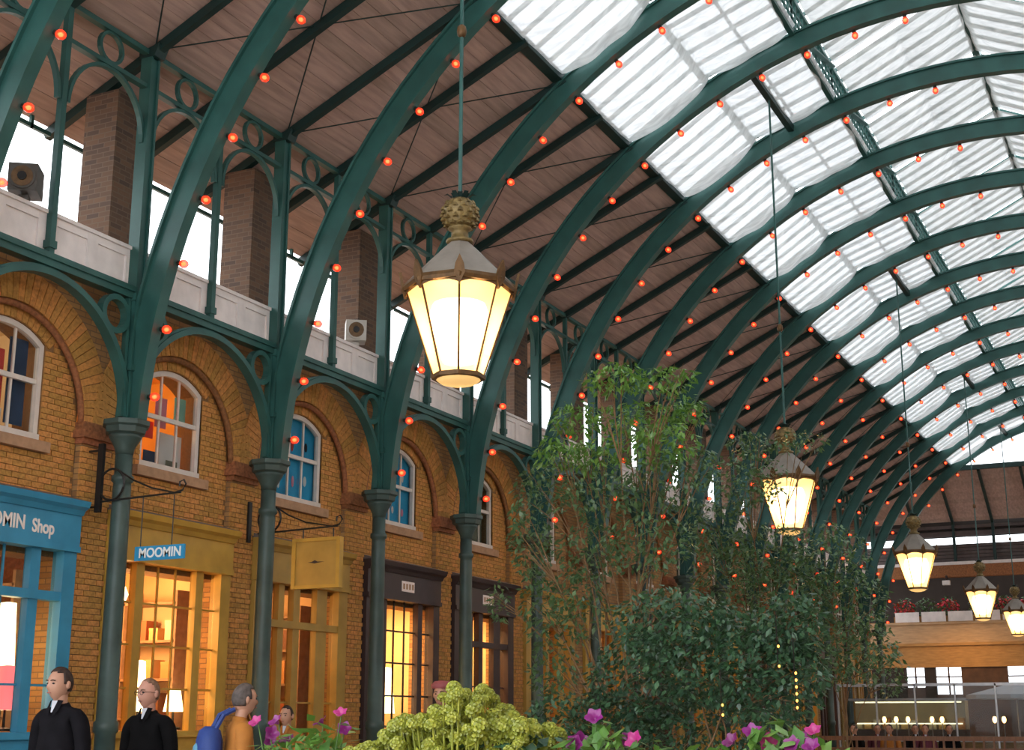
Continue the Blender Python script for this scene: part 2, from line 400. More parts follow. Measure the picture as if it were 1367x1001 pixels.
lpane = MB().add([(XL-.1,.03,lz0+.02),(CX,.03,lz1+.02),(CX,pw-.03,lz1+.02),(XL-.1,pw-.03,lz0+.02)],[(0,1,2,3)]).mesh('pane', M['roof_glass'])
mb_, mp_, mpl, mlb, mlp = [mirror_mesh(m, m.name) for m in (bars, pane, purl, lbar, lpane)]
wn = 0
def skylight(i, left):
    global wn
    wn += 1; t = empty('window_%d' % wn, (0, cy(i), 0), kind='structure')
    for k in range(NP):
        y = -HB + pw * k
        link('glazing_bar', bars if left else mb_, t, (0, y + HB, 0)); link('glazing_bar', lbar if left else mlb, t, (0, y + HB, 0))
        link('pane', pane if left else mp_, t, (0, y + HB, 0)); link('pane', lpane if left else mlp, t, (0, y + HB, 0))
    link('purlin', purl if left else mpl, t, (0, HB, 0))
    if left: link('purlin', purl2, t, (0, HB, 0))
for i in range(I0, I1): skylight(i, True); skylight(i, False)
for i in range(I0, I1):
    y = cy(i + .5)
    o = link('skylight_blind', bm[i % 4], None, (0, y, 0)); tag(o, 'billowing white net blind slung under a sloping skylight bay', 'blind', 'white blinds under the lower skylights')
    o = link('lantern_blind', lm[i % 3], None, (0, y, 0)); tag(o, 'loose greyish net blind hung under the raised ridge glazing', 'blind', 'blinds under the ridge lantern')
    o = link('skylight_blind', bmr[i % 2], None, (0, y, 0)); tag(o, 'white net blind on the skylight slope beyond the ridge', 'blind', 'blinds on the slope beyond the ridge')
    o = link('lantern_blind', lmr[i % 2], None, (0, y, 0)); tag(o, 'greyish net blind under the ridge glazing beyond the ridge beam', 'blind', 'blinds beyond the ridge beam')
# lattice sides of the lantern
def lattice(x, label, first):
    t = empty('lattice_vent', (x, 0, 0), label, 'vent', 'latticed sides of the ridge lantern')
    MB().box(-.04,.04,-HB,HB,ZL0,ZL0+.07).build('sill', M['green'], t)
    MB().box(-.04,.04,-HB,HB,ZL1-.05,ZL1+.02).build('head', M['green'], t)
    b = MB()
    for k in range(13): y = -HB + S * k / 12; b.box(-.016,.016,y-.014,y+.014,ZL0,ZL1)
    b.build('vertical_bars', M['green'], t)
    for k in (1, 2, 3): z = ZL0 + .07 + (ZL1 - ZL0 - .12) * k / 4; MB().box(-.016,.016,-HB,HB,z-.013,z+.013).build('slat', M['green'], t)
    MB().bar((.05,-HB+.1,ZL0+.05),(.05,HB-.1,ZL1-.05),.03,.10,(1,0,0)).build('brace', M['green'], t)
    return t
for x, lb in ((XL, 'green lattice vent strip along the lantern side nearer the shops'), (mir(XL), 'green lattice vent strip along the lantern side beyond the ridge')):
    t = lattice(x, lb, 0); t.location.y = cy(I0 + .5)
    for i in range(I0 + 1, I1): copy_tree(t, None, (x, cy(i + .5), 0))
o = MB().box(CX-.06,CX+.06,YS,YE,13.02,13.2).build('trim_3', M['green']); tag(o, kind='structure')

# ------------------------------------------------------------------ hanging lanterns
M['lamp_glass'] = clear('lantern_frosted_glass', (1, .74, .36), .40, .4, (1, .62, .22), 1.75, .5)
M['lamp_glow'] = emit('lantern_glow', (1, .74, .40), 15.0)
def octo(r, z): return [(r*math.cos(PI/4*k), r*math.sin(PI/4*k), z) for k in range(8)]
def lantern():
    t = empty('hanging_lantern', (0, 0, 0))
    zt = .735
    rim = MB().lathe([(.435,zt-.015),(.475,zt-.01),(.485,zt+.02),(.475,zt+.05),(.44,zt+.06),(.43,zt+.02)], 8).build('rim', M['bronze'], t)
    rt, rbm, zt, zb = .435, .20, .735, 0.0
    a, b = octo(rt, zt), octo(rbm, zb)
    for k in range(8):
        j = (k + 1) % 8
        p = [Vector(a[k]), Vector(a[j]), Vector(b[j]), Vector(b[k])]
        MB().add(p, [(0,1,2,3)]).build('glass_panel', M['lamp_glass'], t)
        MB().tube([a[k], b[k]], .010, 5).build('frame_bar', M['bronze'], t)
        # cresting leaf above each corner
        c = Vector((math.cos(PI/4*k), math.sin(PI/4*k), 0)); s = Vector((-c.y, c.x, 0))
        base = c * .465 + Vector((0, 0, zt + .02))
        pts = [base - s*.045, base - s*.035 + Vector((0,0,.07)) + c*.015, base + Vector((0,0,.145)) + c*.03, base + s*.035 + Vector((0,0,.07)) + c*.015, base + s*.045, base - Vector((0,0,.09)) - c*.02]
        m = MB().add([q + c*.012 for q in pts] + [q - c*.012 for q in pts], [(0,1,2,3,4,5),(11,10,9,8,7,6)] + [(i,(i+1)%6,6+(i+1)%6,6+i) for i in range(6)])
        m.build('crest_leaf', M['bronze'], rim)
        # scalloped drape of the rim on each side
        d = MB(); p0, p1 = Vector(octo(.455, zt)[k]), Vector(octo(.455, zt)[j]); top = []; bot = []
        for q in range(9):
            f = q / 8; e = p0.lerp(p1, f); top.append(e + Vector((0,0,.0))); bot.append(e - Vector((0,0,.012 + .045 * abs(2*f-1)**2)))
        vs = top + bot; d.add(vs, [(i,i+1,10+i,9+i) for i in range(8)]); d.build('scallop', M['bronze'], rim)
    MB().lathe([(.475,zt+.045),(.30,zt+.22),(.16,zt+.36),(.10,zt+.415),(.085,zt+.43)], 8).build('cap', M['lantern_roof'], t)
    MB().lathe([(.205,-.02),(.222,-.015),(.222,.02),(.20,.025)], 8).build('bottom_ring', M['bronze'], t)
    MB().lathe([(.19,-.015),(.14,-.05),(.07,-.068),(.01,-.072)], 16).build('bottom_glass', M['lamp_glass'], t, True)
    MB().lathe([(.02,.10),(.13,.13),(.20,.34),(.25,.52),(.22,.62),(.02,.66)], 16).build('glow_globe', M['lamp_glow'], t, True)
    MB().lathe([(.10,zt+.42),(.115,zt+.43),(.115,zt+.45),(.075,zt+.46),(.07,zt+.53),(.10,zt+.545),(.10,zt+.56),(.06,zt+.57)], 12).build('collar', M['gilt'], t, True)
    z0 = zt + .55
    pa = MB().lathe([(.07,z0),(.115,z0+.04),(.145,z0+.11),(.148,z0+.17),(.12,z0+.23),(.07,z0+.265)], 14)
    for r_ in range(5):
        zz = z0 + .04 + r_ * .047; rr = [.118,.142,.150,.142,.115][r_]
        for k in range(11):
            an = 2*PI*(k + .5*(r_ % 2))/11; cx_, cy_ = rr*math.cos(an), rr*math.sin(an)
            pa.lathe([(.026,-.02),(.018,.0),(.004,.016)], 5, (cx_, cy_, zz))
    pa = pa.build('pineapple', M['gilt'], t)
    lv = MB()
    for k in range(12):
        an = 2*PI*k/12; c = Vector((math.cos(an), math.sin(an), 0)); s = Vector((-c.y, c.x, 0)); zb_ = z0 + .25; L_ = .11 if k % 2 else .07
        lv.add([c*.03 - s*.025 + Vector((0,0,zb_)), c*.03 + s*.025 + Vector((0,0,zb_)), c*(.03+L_*.7) + s*.02 + Vector((0,0,zb_+.06)), c*(.03+L_) + Vector((0,0,zb_+.05)), c*(.03+L_*.7) - s*.02 + Vector((0,0,zb_+.06))], [(0,1,2,3,4)])
    lv.build('leaf_crown', M['green_dark'], pa)
    ztop_ = 6.95
    MB().tube([(0,0,z0+.24),(0,0,ztop_)], .017, 6).build('rod', M['green'], t)
    MB().lathe([(.018,3.05),(.038,3.07),(.045,3.11),(.038,3.15),(.018,3.17)], 10).build('knob', M['bronze'], t, True)
    return t
lamp_pos = [(-5.21, 9.75), (-5.24, 20.22), (-5.22, 30.55), (-5.22, 40.5), (-5.22, 48.6)]
lp = lantern()
lp_lab = 'eight sided glowing glass lantern with pineapple finial hanging by a long rod from the roof'
tag(lp, lp_lab, 'lantern', 'hanging lanterns down the middle of the hall')
for k, (x, y) in enumerate(lamp_pos):
    t = lp if k == 0 else copy_tree(lp)
    if k == 1: t['label'] = 'glowing eight sided lantern partly veiled by the leaves of the tall planting'
    if k == 0: t['label'] = 'large glowing eight sided lantern with pineapple finial hanging clear before the brick piers'
    if k > 1: t['label'] = 'glowing eight sided lantern hanging toward the end gallery beyond the trees'
    t.location = (x, y, 4.10)
    az = math.atan2(-y, -x); t.rotation_euler = (0, 0, az if k == 0 else az + .35)
    # iron bar between two ribs that carries the rod
    j = math.floor((y - YA) / S); hb = MB().box(x-.05, x+.05, cy(j)+.04, cy(j+1)-.04, 10.98, 11.10).build('hanger_bar', M['green_dark'])
    tag(hb, 'short dark bar between two ribs carrying a lantern rod', 'bar', 'bars that carry the lantern rods')
#SECTION2
# ------------------------------------------------------------------ brick shop wall
XF, XW = -10.37, -10.46                   # pilaster face, recessed field face
ZS = 4.45; RA = 1.06                      # springing and radius of the big brick arches
WH, WZ0, WZ1, WR = .53, 4.15, 5.17, .87   # sash window half width, sill, shoulder, head radius
WCZ = 5.345 - WR
PW = .235
M['brick_tex'] = bpy.data.materials.new('far_brickwork'); M['brick_tex'].use_nodes = True
def _bt():
    N, L = nodes(M['brick_tex']); b = N['Principled BSDF']; tc = N.new('ShaderNodeTexCoord'); sp = N.new('ShaderNodeSeparateXYZ'); cb = N.new('ShaderNodeCombineXYZ')
    ad = N.new('ShaderNodeMath'); L.new(tc.outputs['Object'], sp.inputs[0]); L.new(sp.outputs[0], ad.inputs[0]); L.new(sp.outputs[1], ad.inputs[1]); L.new(ad.outputs[0], cb.inputs[0]); L.new(sp.outputs[2], cb.inputs[1])
    br = N.new('ShaderNodeTexBrick'); br.inputs['Scale'].default_value = 1; br.inputs['Brick Width'].default_value = .18; br.inputs['Row Height'].default_value = .06; br.inputs['Mortar Size'].default_value = .006
    br.inputs['Color1'].default_value = (.44, .235, .08, 1); br.inputs['Color2'].default_value = (.29, .14, .05, 1); br.inputs['Mortar'].default_value = (.20, .115, .055, 1)
    L.new(cb.outputs[0], br.inputs['Vector']); L.new(br.outputs[0], b.inputs['Base Color']); b.inputs['Roughness'].default_value = .85
    bp = N.new('ShaderNodeBump'); bp.inputs['Strength'].default_value = .5; bp.inputs['Distance'].default_value = .01; bp.invert = True
    L.new(br.outputs['Fac'], bp.inputs['Height']); L.new(bp.outputs[0], b.inputs['Normal'])
_bt()
wl = empty('wall_left', (0, 0, 0), kind='structure')
def head(y):                              # underside of the window head at offset y
    return WCZ + math.sqrt(max(0, WR * WR - y * y))
bricks = []                               # (cx, cyy, cz, length, height, face x, kind, rotation)
def course_fill(z, spans, off, xface, kind, bl=.172, jt=.008):
    for a, b in spans:
        y = a - ((off) % (bl + jt))
        while y < b - .004:
            p, q = max(a, y), min(b, y + bl)
            if q - p > .03: bricks.append(((p + q) / 2, z, q - p, xface, kind))
            y += bl + jt
def bay(i):
    yc = cy(i + .5); near = -1 <= i <= 3
    mm = M['mortar'] if near else M['brick_tex']; h = HB - PW
    fx = XW - .012 if near else XW
    m = MB().box(-10.85, fx, yc-h, yc+h, 3.0, WZ0)
    m.build('field_below_sill', mm, wl)
    for s in (-1, 1): MB().box(-10.85, fx, min(yc+s*WH, yc+s*h), max(yc+s*WH, yc+s*h), WZ0, WZ1).build('field_beside_window', mm, wl)
    n = 20; bot = [(yc-h, WZ1)]; top = [(yc-h, 6.2)]
    for k in range(n+1): y = -WH + 2*WH*k/n; bot.append((yc+y, head(y) if 0 < k < n else WZ1)); top.append((yc+y, 6.2))
    bot.append((yc+h, WZ1)); top.append((yc+h, 6.2))
    MB().strip(bot, top, -10.85, fx, 'x').build('field_above_window', mm, wl)
    # front wall with the big arch cut out
    ins, outs = [], []
    for k in range(41):
        th = PI * k / 40; c, s_ = math.cos(th), math.sin(th)
        t = min(HB / max(abs(c), 1e-6), (6.25 - ZS) / max(s_, 1e-6)); ins.append((yc + (RA if not near else RA+.005)*c, ZS + RA*s_)); outs.append((yc + t*c, ZS + t*s_))
    MB().strip(ins, outs, XW-.005, XF - (.012 if near else 0), 'x').build('arch_wall', M['brick_tex'], wl)
    # roll moulding round the arch
    MB().tube([(XF-.035, yc+(RA-.012)*math.cos(PI*k/30), ZS-.02+(RA-.012)*math.sin(PI*k/30)) for k in range(31)], .036, 6).build('roll_moulding', M['brick_red'], wl, True)
    # sill
    MB().box(XW-.02, XW+.07, yc-WH-.10, yc+WH+.10, WZ0-.11, WZ0).build('window_sill', M['stone'], wl)
    if near:
        nv_ = 44; da = PI / nv_
        for k in range(nv_):
            th = da * (k + .5); bricks.append((yc, th, 'v', XF, 'brick'))
        half = math.asin(WH / WR) + .06; nw = 16
        for k in range(nw): bricks.append((yc, PI/2 - half + 2*half*(k+.5)/nw, 'w', XW, 'brick'))
        z = 3.62; c = 0
        while z < 5.5:
            hw = h - .012 if z < ZS else math.sqrt(max(.0, (RA-.03)**2 - (z + .03 - ZS)**2))
            if hw > .06:
                zz = z + .032
                if z < WZ0 - .11 or z > 5.50: sp = [(yc-hw, yc+hw)]
                else:
                    ww = WH if zz < WZ1 - .03 else 0
                    if zz >= WZ1 - .03:
                        rr = 1.02; dz = zz - WCZ; ww = math.sqrt(max(0, rr*rr - dz*dz)) if dz < rr else 0
                        ww = min(ww, WH + .12)
                    if z < WZ0: ww = WH + .105
                    sp = [(yc-hw, yc-ww), (yc+ww, yc+hw)] if ww > 0 else [(yc-hw, yc+hw)]
                    sp = [q for q in sp if q[1] - q[0] > .03]
                course_fill(z, sp, .09 * (c % 2), XW, 'brick')
            z += .06; c += 1
def pilaster(i, near):
    y = cy(i)
    MB().box(-10.85, XF - (.012 if near else 0), y-PW+.005, y+PW-.005, 0, 4.27).build('pilaster_core', M['brick_tex'], wl)
    MB().box(-10.6, XF+.03, y-PW-.02, y+PW+.02, 4.22, 4.28).build('impost', M['brick_red'], wl)
    MB().box(-10.6, XF+.075, y-PW-.055, y+PW+.055, 4.28, 4.36).build('impost', M['brick_red'], wl)
    MB().box(-10.6, XF+.05, y-PW-.03, y+PW+.03, 4.36, 4.45).build('impost', M['brick_red'], wl)
    if near:
        z = .0; c = 0
        while z < 4.20:
            if z > 1.0: course_fill(z, [(y-PW, y+PW)], .09 * (c % 2), XF, 'brick')
            z += .06; c += 1
    # pier standing on the wall head up to the roof boards
    zt = roofz(-10.85)
    MB().box(-10.87, -10.40, y-.05, y+.50, 6.2, roofz(-10.87) - .02).build('pier', M['brick_pier'], wl)
M['brick_pier'] = M['brick_tex'].copy(); M['brick_pier'].name = 'dark_pier_brick'  # same brickwork in darker browns for the piers
for nd in M['brick_pier'].node_tree.nodes:
    if nd.type == 'TEX_BRICK':
        nd.inputs['Color1'].default_value = (.17, .095, .055, 1); nd.inputs['Color2'].default_value = (.085, .055, .042, 1); nd.inputs['Mortar'].default_value = (.16, .11, .075, 1)
for i in range(-2, I1): bay(i)
for i in range(-2, I1 + 1): pilaster(i, -1 <= i <= 4)
MB().box(-16, -10.40, cy(-2)-HB, cy(I1)+.3, 6.2, 6.28).build('flat_roof', M['stone'], wl)
MB().box(-13.2, -13.0, cy(-2)-HB, cy(I1)+.3, 0, 6.2).build('rear_wall', M['mortar'], wl)
# bricks: the largest in view as parts of their own, the rest joined
def dist(b):
    y = b[0]
    if b[2] in ('v', 'w'):
        r = 1.17 if b[2] == 'v' else .95; z = (ZS if b[2] == 'v' else WCZ) + r*math.sin(b[1]); y = b[0] + r*math.cos(b[1])
    else: z = b[1]
    ax = math.degrees(math.atan2(-10.4, y))
    off = 0 if ax > -45.2 else 100
    return off + math.hypot(10.4, y)
bricks.sort(key=dist)
bmesh_cache = {}
def brick_part(key, fn, mname):
    if key not in bmesh_cache: bmesh_cache[key] = fn().mesh('brick', M[mname])
    return bmesh_cache[key]
def wedge(r0, r1, da):
    return MB().strip([(r0*math.cos(-da), r0*math.sin(-da)), (r0*math.cos(da), r0*math.sin(da))], [(r1*math.cos(-da), r1*math.sin(-da)), (r1*math.cos(da), r1*math.sin(da))], -.03, .006, 'x')
rest = MB(); rest2 = MB()
for n, b in enumerate(bricks):
    xj = U(-.002, .003)
    if b[2] in ('v', 'w'):
        yc, th, k, xf, kd = b
        if k == 'v': r0, r1, da, cz = RA, RA + .35, PI/44*.5*.90, ZS
        else: r0, r1, da, cz = WR + .005, WR + .15, (math.asin(WH/WR)+.06)/16*.90, WCZ
        if n < 300: link('brick', brick_part(k, lambda: wedge(r0, r1, da), 'brick'), wl, (xf + xj, yc, cz), (th, 0, 0))
        else:
            a, q = th - da, th + da
            P = lambda r, t: (yc + r*math.cos(t), cz + r*math.sin(t))
            rest.strip([P(r0, a), P(r0, q)], [P(r1, a), P(r1, q)], xf - .03, xf + .006 + xj, 'x')
    else:
        y, z, ln, xf, kd = b
        L_ = round(ln, 2)
        if n < 300: link('brick', brick_part(('s', L_), lambda: MB().box(-.03, 0, -L_/2, L_/2, 0, .052), 'brick'), wl, (xf + xj, y, z))
        else: rest.box(xf - .03, xf + xj, y - ln/2, y + ln/2, z, z + .052)
o = rest.build('brick_courses', M['brick'], wl); o['kind'] = 'stuff'

# frame of the openings above the wall (thin transom under the eaves)
for i in range(-2, I1):
    o = MB().box(-11.42, -11.38, cy(i)+.05, cy(i+1)-.05, 7.97, 8.02).box(-11.42, -11.38, cy(i+.86), cy(i+.86)+.04, 7.97, 8.12).build('eaves_bar', M['green'])
    tag(o, 'thin green bar crossing the open gap just below the eaves', 'bar', 'bars under the eaves')

# ------------------------------------------------------------------ sash windows of the upper floor
M['blind_cyan'] = mat('cyan_window_blind', (.03, .42, .74), .6, .05, 3)
M['navy'] = mat('navy_board', (.03, .06, .13), .6, .08, 4)
M['redpaper'] = mat('red_board', (.75, .07, .06), .6, .08, 4)
M['pink'] = mat('pink_board', (.80, .28, .38), .6, .08, 4)
M['teal'] = mat('teal_board', (.25, .55, .45), .6, .08, 4)
M['amber'] = mat('amber_wall', (.85, .42, .08), .6, .06, 3)
M['cream'] = mat('cream_wall', (.80, .64, .42), .6, .06, 3)
M['olive_glass'] = mat('grey_green_blind', (.22, .22, .15), .6, .08, 3)
M['black'] = mat('black_paint', (.012, .011, .011), .5, .1, 6)
M['whitep'] = mat('white_paper', (.85, .83, .80), .6, .03, 6)
def sash_mesh_parts(t):
    x0, x1 = XW - .09, XW - .03
    n = 16
    inn = [(-WH+.06, WZ0+.07)] + [(-WH+.06 + (2*WH-.12)*k/n, WCZ + math.sqrt(max(0,(WR-.06)**2 - (-WH+.06 + (2*WH-.12)*k/n)**2))) for k in range(n+1)] + [(WH-.06, WZ0+.07)]
    out = [(-WH, WZ0)] + [(-WH + 2*WH*k/n, head(-WH + 2*WH*k/n)) for k in range(n+1)] + [(WH, WZ0)]
    MB().strip(inn, out, x0, x1, 'x').box(x0, x1+.03, -WH, WH, WZ0, WZ0+.075).build('frame', M['sash'], t)
    zm = WZ0 + .62
    MB().box(x0+.005, x1-.01, -WH+.05, WH-.05, zm-.025, zm+.025).build('meeting_rail', M['sash'], t)
    for s in (-.157, .157):
        MB().box(x0+.01, x1-.025, s-.013, s+.013, zm, head(s)-.05).build('upper_bar', M['sash'], t)
        MB().box(x0, x1-.035, s-.013, s+.013, WZ0+.07, zm).build('lower_bar', M['sash'], t)
    ed = [-WH+.05, -.157, .157, WH-.05]
    for k in range(3):
        a, b = ed[k], ed[k+1]
        MB().box(x0+.012, x0+.016, a, b, WZ0+.06, zm).build('pane', M['glass'], t)
        MB().poly([(a, zm), (b, zm), (b, head(b*.93)-.05), ((a+b)/2, head((a+b)/2)-.05), (a, head(a*.93)-.05)], x0+.022, x0+.026, 'x').build('pane', M['glass'], t)
def flat(name, mt, i, y0, y1, z0, z1, x, label, cat, group=None, th=.01):
    o = MB().box(x-th, x, cy(i+.5)+y0, cy(i+.5)+y1, z0, z1).build(name, M[mt]); return tag(o, label, cat, group)
for i in range(-2, I1):
    wn += 1; t = empty('window_%d' % wn, (0, cy(i + .5), 0), kind='structure'); sash_mesh_parts(t)
    if i in (1, 2):
        flat('roller_blind', 'blind_cyan', i, -WH+.02, WH-.02, WZ0+.02, 5.33, XW-.12, 'bright cyan blind filling the sash window above the %s' % ('yellow hanging sign' if i == 1 else 'dark fascia'), 'blind')
        for k in range(6):
            y = (-.32, -.02, .30, -.30, .02, .30)[k]; z = 4.92 + .1*R() if k < 3 else 4.38 + .15*R()
            mt = ('whitep', 'pink', 'redpaper', 'black', 'whitep', 'pink')[(k + i) % 6]
            o = MB().lathe([(.005,0),(.05,.003),(.055,.006)], 9, (0,0,0)).build('sticker', M[mt]); o.location = (XW-.119, cy(i+.5)+y, z); o.rotation_euler = (0, PI/2, 0); o.scale = (U(1, 1.8), U(.5, .8), 1)
            tag(o, '%s paper sticker on the cyan blind above the %s' % ({'whitep':'white','pink':'pink','redpaper':'red','black':'black'}[mt], 'yellow hanging sign' if i == 1 else 'dark fascia'), 'sticker', 'stickers on the cyan blinds')
    elif i >= 3:
        flat('roller_blind', 'olive_glass', i, -WH+.02, WH-.02, WZ0+.02, 5.33, XW-.2, 'dull grey green blind behind a plain sash window', 'blind', 'dull blinds of the plain sash windows')
# room behind the orange lit window, display behind the first window
def room(i, x0, x1, z0, z1, wall, nm):
    yc = cy(i+.5); t = empty('wall_%s' % nm, (0,0,0), kind='structure')
    MB().box(x0-.05, x0, yc-1.2, yc+1.2, z0, z1).build('back_panel', M[wall], t)
    MB().box(x0, x1, yc-1.22, yc-1.18, z0, z1).build('side_panel', M[wall], t); MB().box(x0, x1, yc+1.18, yc+1.22, z0, z1).build('side_panel', M[wall], t)
    MB().box(x0, x1, yc-1.2, yc+1.2, z1, z1+.04).build('ceiling_panel', M[wall], t); MB().box(x0, x1, yc-1.2, yc+1.2, z0-.04, z0).build('floor_panel', M['stone'], t)
room(0, -12.3, -10.86, 3.95, 5.6, 'amber', 'upper_room_orange'); light('upper_room_lamp', 'POINT', (-11.5, cy(.5), 5.2), 26, (1, .62, .28), .15)
room(-1, -12.3, -10.86, 3.95, 5.6, 'cream', 'upper_room_pale'); light('upper_room_lamp', 'POINT', (-11.5, cy(-.5), 5.2), 16, (1, .75, .5), .15)
flat('display_board', 'navy', -1, .17, .42, 4.30, 5.2, XW-.14, 'navy display board standing in the sash window above the blue shop', 'board')
flat('display_board', 'redpaper', -1, -.16, .13, 4.45, 5.05, XW-.16, 'red display board in the sash window above the blue shop', 'board')
flat('display_board', 'whitep', -1, -.16, .15, 4.20, 4.44, XW-.16, 'white display board at the sill above the blue shop', 'board')
flat('poster', 'pink', 0, -.02, .18, 4.72, 5.08, XW-.25, 'pink poster in the orange lit sash window', 'poster')
flat('poster', 'teal', 0, .26, .46, 4.82, 5.12, XW-.20, 'pale teal poster in the orange lit sash window', 'poster')
flat('poster', 'redpaper', 0, -.30, .02, 4.58, 4.78, XW-.3, 'bright red poster in the orange lit sash window', 'poster')
flat('poster', 'whitep', 0, .05, .44, 4.28, 4.66, XW-.22, 'white paper sheet low in the orange lit sash window', 'poster')
flat('poster', 'black', 0, -.46, -.36, 4.82, 5.10, XW-.14, 'narrow black poster in the orange lit sash window', 'poster')
flat('poster', 'navy', 0, -.26, -.04, 4.26, 4.40, XW-.18, 'dark blue picture low in the orange lit sash window', 'poster')
flat('poster', 'olive_glass', 0, .14, .34, 4.24, 4.34, XW-.18, 'olive green picture low in the orange lit sash window', 'poster')

# ------------------------------------------------------------------ shopfronts
M['shop_blue'] = mat('shop_blue_paint', (.045, .26, .42), .45, .06, 4)
M['shop_yellow'] = mat('shop_ochre_paint', (.50, .285, .045), .45, .07, 4)
M['shop_olive'] = mat('shop_mustard_paint', (.42, .245, .05), .45, .07, 4)
M['shop_dark'] = mat('shop_dark_brown_paint', (.045, .026, .026), .45, .08, 4)
M['lead'] = mat('lead_flashing', (.17, .13, .12), .6, .1, 6)
M['warm_wall'] = mat('shop_interior_wall', (.82, .56, .30), .7, .05, 2)
WIN = dict(jamb=[(-1.05,-.87),(.87,1.05)], mull=[(-.58,-.45),(.45,.58)], panes=[(-.87,-.58,1),(-.45,.45,3),(.58,.87,1)])
DOOR = dict(jamb=[(-1.05,-.84),(.84,1.05)], mull=[(-.50,-.38),(-.17,-.03),(.36,.60)], panes=[(-.84,-.50,1),(-.38,-.17,1),(-.03,.36,1),(.60,.84,1)])
def shopfront(i, mt, lay, label, transom=None, zr=1.25, bars=(2.18, 1.72), topbars=(2.63,), barmat=None, group=None, near=True):
    yc = cy(i + .5); t = empty('shopfront', (0, yc, 0), label, 'shopfront', group); m = M[mt]; xf = XF + .07
    MB().poly([(XF-.1,3.44),(xf+.02,3.44),(xf+.05,3.49),(xf+.10,3.52),(xf+.12,3.58),(XF-.1,3.58)], -1.06, 1.06, 'y').build('cornice', m, t)
    MB().poly([(XF-.1,3.58),(xf+.12,3.58),(XF-.1,3.66)], -1.06, 1.06, 'y').build('flashing', M['lead'], t)
    fa = MB().box(XF-.1, xf, -1.06, 1.06, 3.12, 3.44).build('fascia', m, t); t['fa'] = fa.name
    MB().box(XF-.1, xf+.02, -1.06, 1.06, 3.06, 3.12).build('head_rail', m, t)
    for a, b in lay['jamb']: MB().box(XF-.1, xf-.02, a, b, 0, 3.06).build('jamb', m, t)
    for a, b in lay['mull']: MB().box(XF-.07, xf-.05, a, b, zr if lay is WIN else .1, 3.06).build('mullion', m, t)
    lo = min(p[0] for p in lay['panes']); hi = max(p[1] for p in lay['panes'])
    if lay is WIN:
        MB().box(XF-.1, xf-.04, lo, hi, 0, zr).build('stall_riser', m, t); MB().box(XF-.1, xf, lo, hi, zr-.05, zr+.02).build('stall_sill', m, t)
        for a, b, n in lay['panes']:                       # raised field on the riser
            MB().box(xf-.04, xf-.02, a+.06, b-.06, .3, zr-.15).build('riser_panel', m, t)
    else: MB().box(XF-.08, xf-.05, lo, hi, 0, .45).build('door_bottom_rail', m, t)
    if transom: MB().box(XF-.09, xf-.03, lo, hi, transom-.045, transom+.045).build('transom', m, t)
    bmt = M[barmat] if barmat else m; z0 = zr if lay is WIN else .45
    zs = sorted([z0, 3.06] + list(bars) + list(topbars) + ([transom] if transom else []))
    for a, b, n in lay['panes']:
        for z in list(bars) + list(topbars): MB().box(XF-.06, XF-.03, a, b, z-.011, z+.011).build('glazing_bar', bmt, t)
        for k in range(1, n): y = a + (b-a)*k/n; MB().box(XF-.055, XF-.035, y-.011, y+.011, z0, 3.06).build('glazing_bar', bmt, t)
        if near:
            for k in range(n):
                for q in range(len(zs)-1): MB().box(XF-.048, XF-.044, a+(b-a)*k/n+.011, a+(b-a)*(k+1)/n-.011, zs[q]+.011, zs[q+1]-.011).build('pane', M['glass'], t)
    return t
sf = shopfront(-1, 'shop_blue', WIN, 'sky blue shopfront with white lettering on its fascia', transom=2.60, topbars=(), bars=(1.72,), barmat='shop_blue')
shopfront(0, 'shop_yellow', WIN, 'ochre shopfront with wide small-paned window below the orange lit sash')
shopfront(1, 'shop_olive', DOOR, 'mustard shopfront with glazed door behind the square hanging sign', transom=2.56, topbars=(), bars=(1.6,))
s3 = shopfront(2, 'shop_dark', WIN, 'dark brown shopfront with bright paned window between brick pilasters', barmat='black', bars=(2.18, 1.72), topbars=(2.63,))
s4 = shopfront(3, 'shop_dark', DOOR, 'dark brown shopfront with narrow glazed door beside the tall leafy tree', transom=2.56, topbars=(), bars=(1.9,))
for i in range(4, I1):
    shopfront(i, ('shop_dark', 'shop_olive', 'shop_yellow')[i % 3], WIN if i % 2 else DOOR, 'warm lit shopfront further down the arcade behind the planting', group='shopfronts behind the planting', near=False, bars=(2.0,), topbars=())
def text(body, size, loc, rot, mt, parent=None, name='lettering', ext=.004, bold=0.0, sx=1):
    c = bpy.data.curves.new(name, 'FONT'); c.body = body; c.size = size; c.extrude = ext; c.align_x = 'LEFT'; c.offset = bold
    o = bpy.data.objects.new('tmp', c); COL.objects.link(o); dg = bpy.context.evaluated_depsgraph_get(); me = bpy.data.meshes.new_from_object(o.evaluated_get(dg))
    bpy.data.objects.remove(o); me.materials.clear(); me.materials.append(M[mt]); me.name = name
    q = link(name, me, parent, loc, rot); q.scale = (sx, 1, 1); return q
M['letter'] = mat('cream_lettering', (.85, .72, .66), .5, .02, 5)
text('MOOMIN', .20, (XF+.072, -.42, 3.215), (PI/2, 0, PI/2), 'letter', bpy.data.objects[sf['fa']], bold=.004, sx=.83)
text('Shop', .19, (XF+.072, .375, 3.205), (PI/2, 0, PI/2), 'letter', bpy.data.objects[sf['fa']], bold=.004, sx=.80)
for t, y in ((s3, .03), (s4, .03)):
    npl = MB().box(XF+.07, XF+.078, y-.16, y+.20, 3.20, 3.35).build('name_plate', M['letter'], t)
    for k in range(4): MB().box(XF+.078, XF+.081, y-.13+.085*k, y-.08+.085*k, 3.235, 3.315).build('plate_mark', M['stone'], npl)
for o in list(bpy.data.objects):
    if 'fa' in o.keys(): del o['fa']
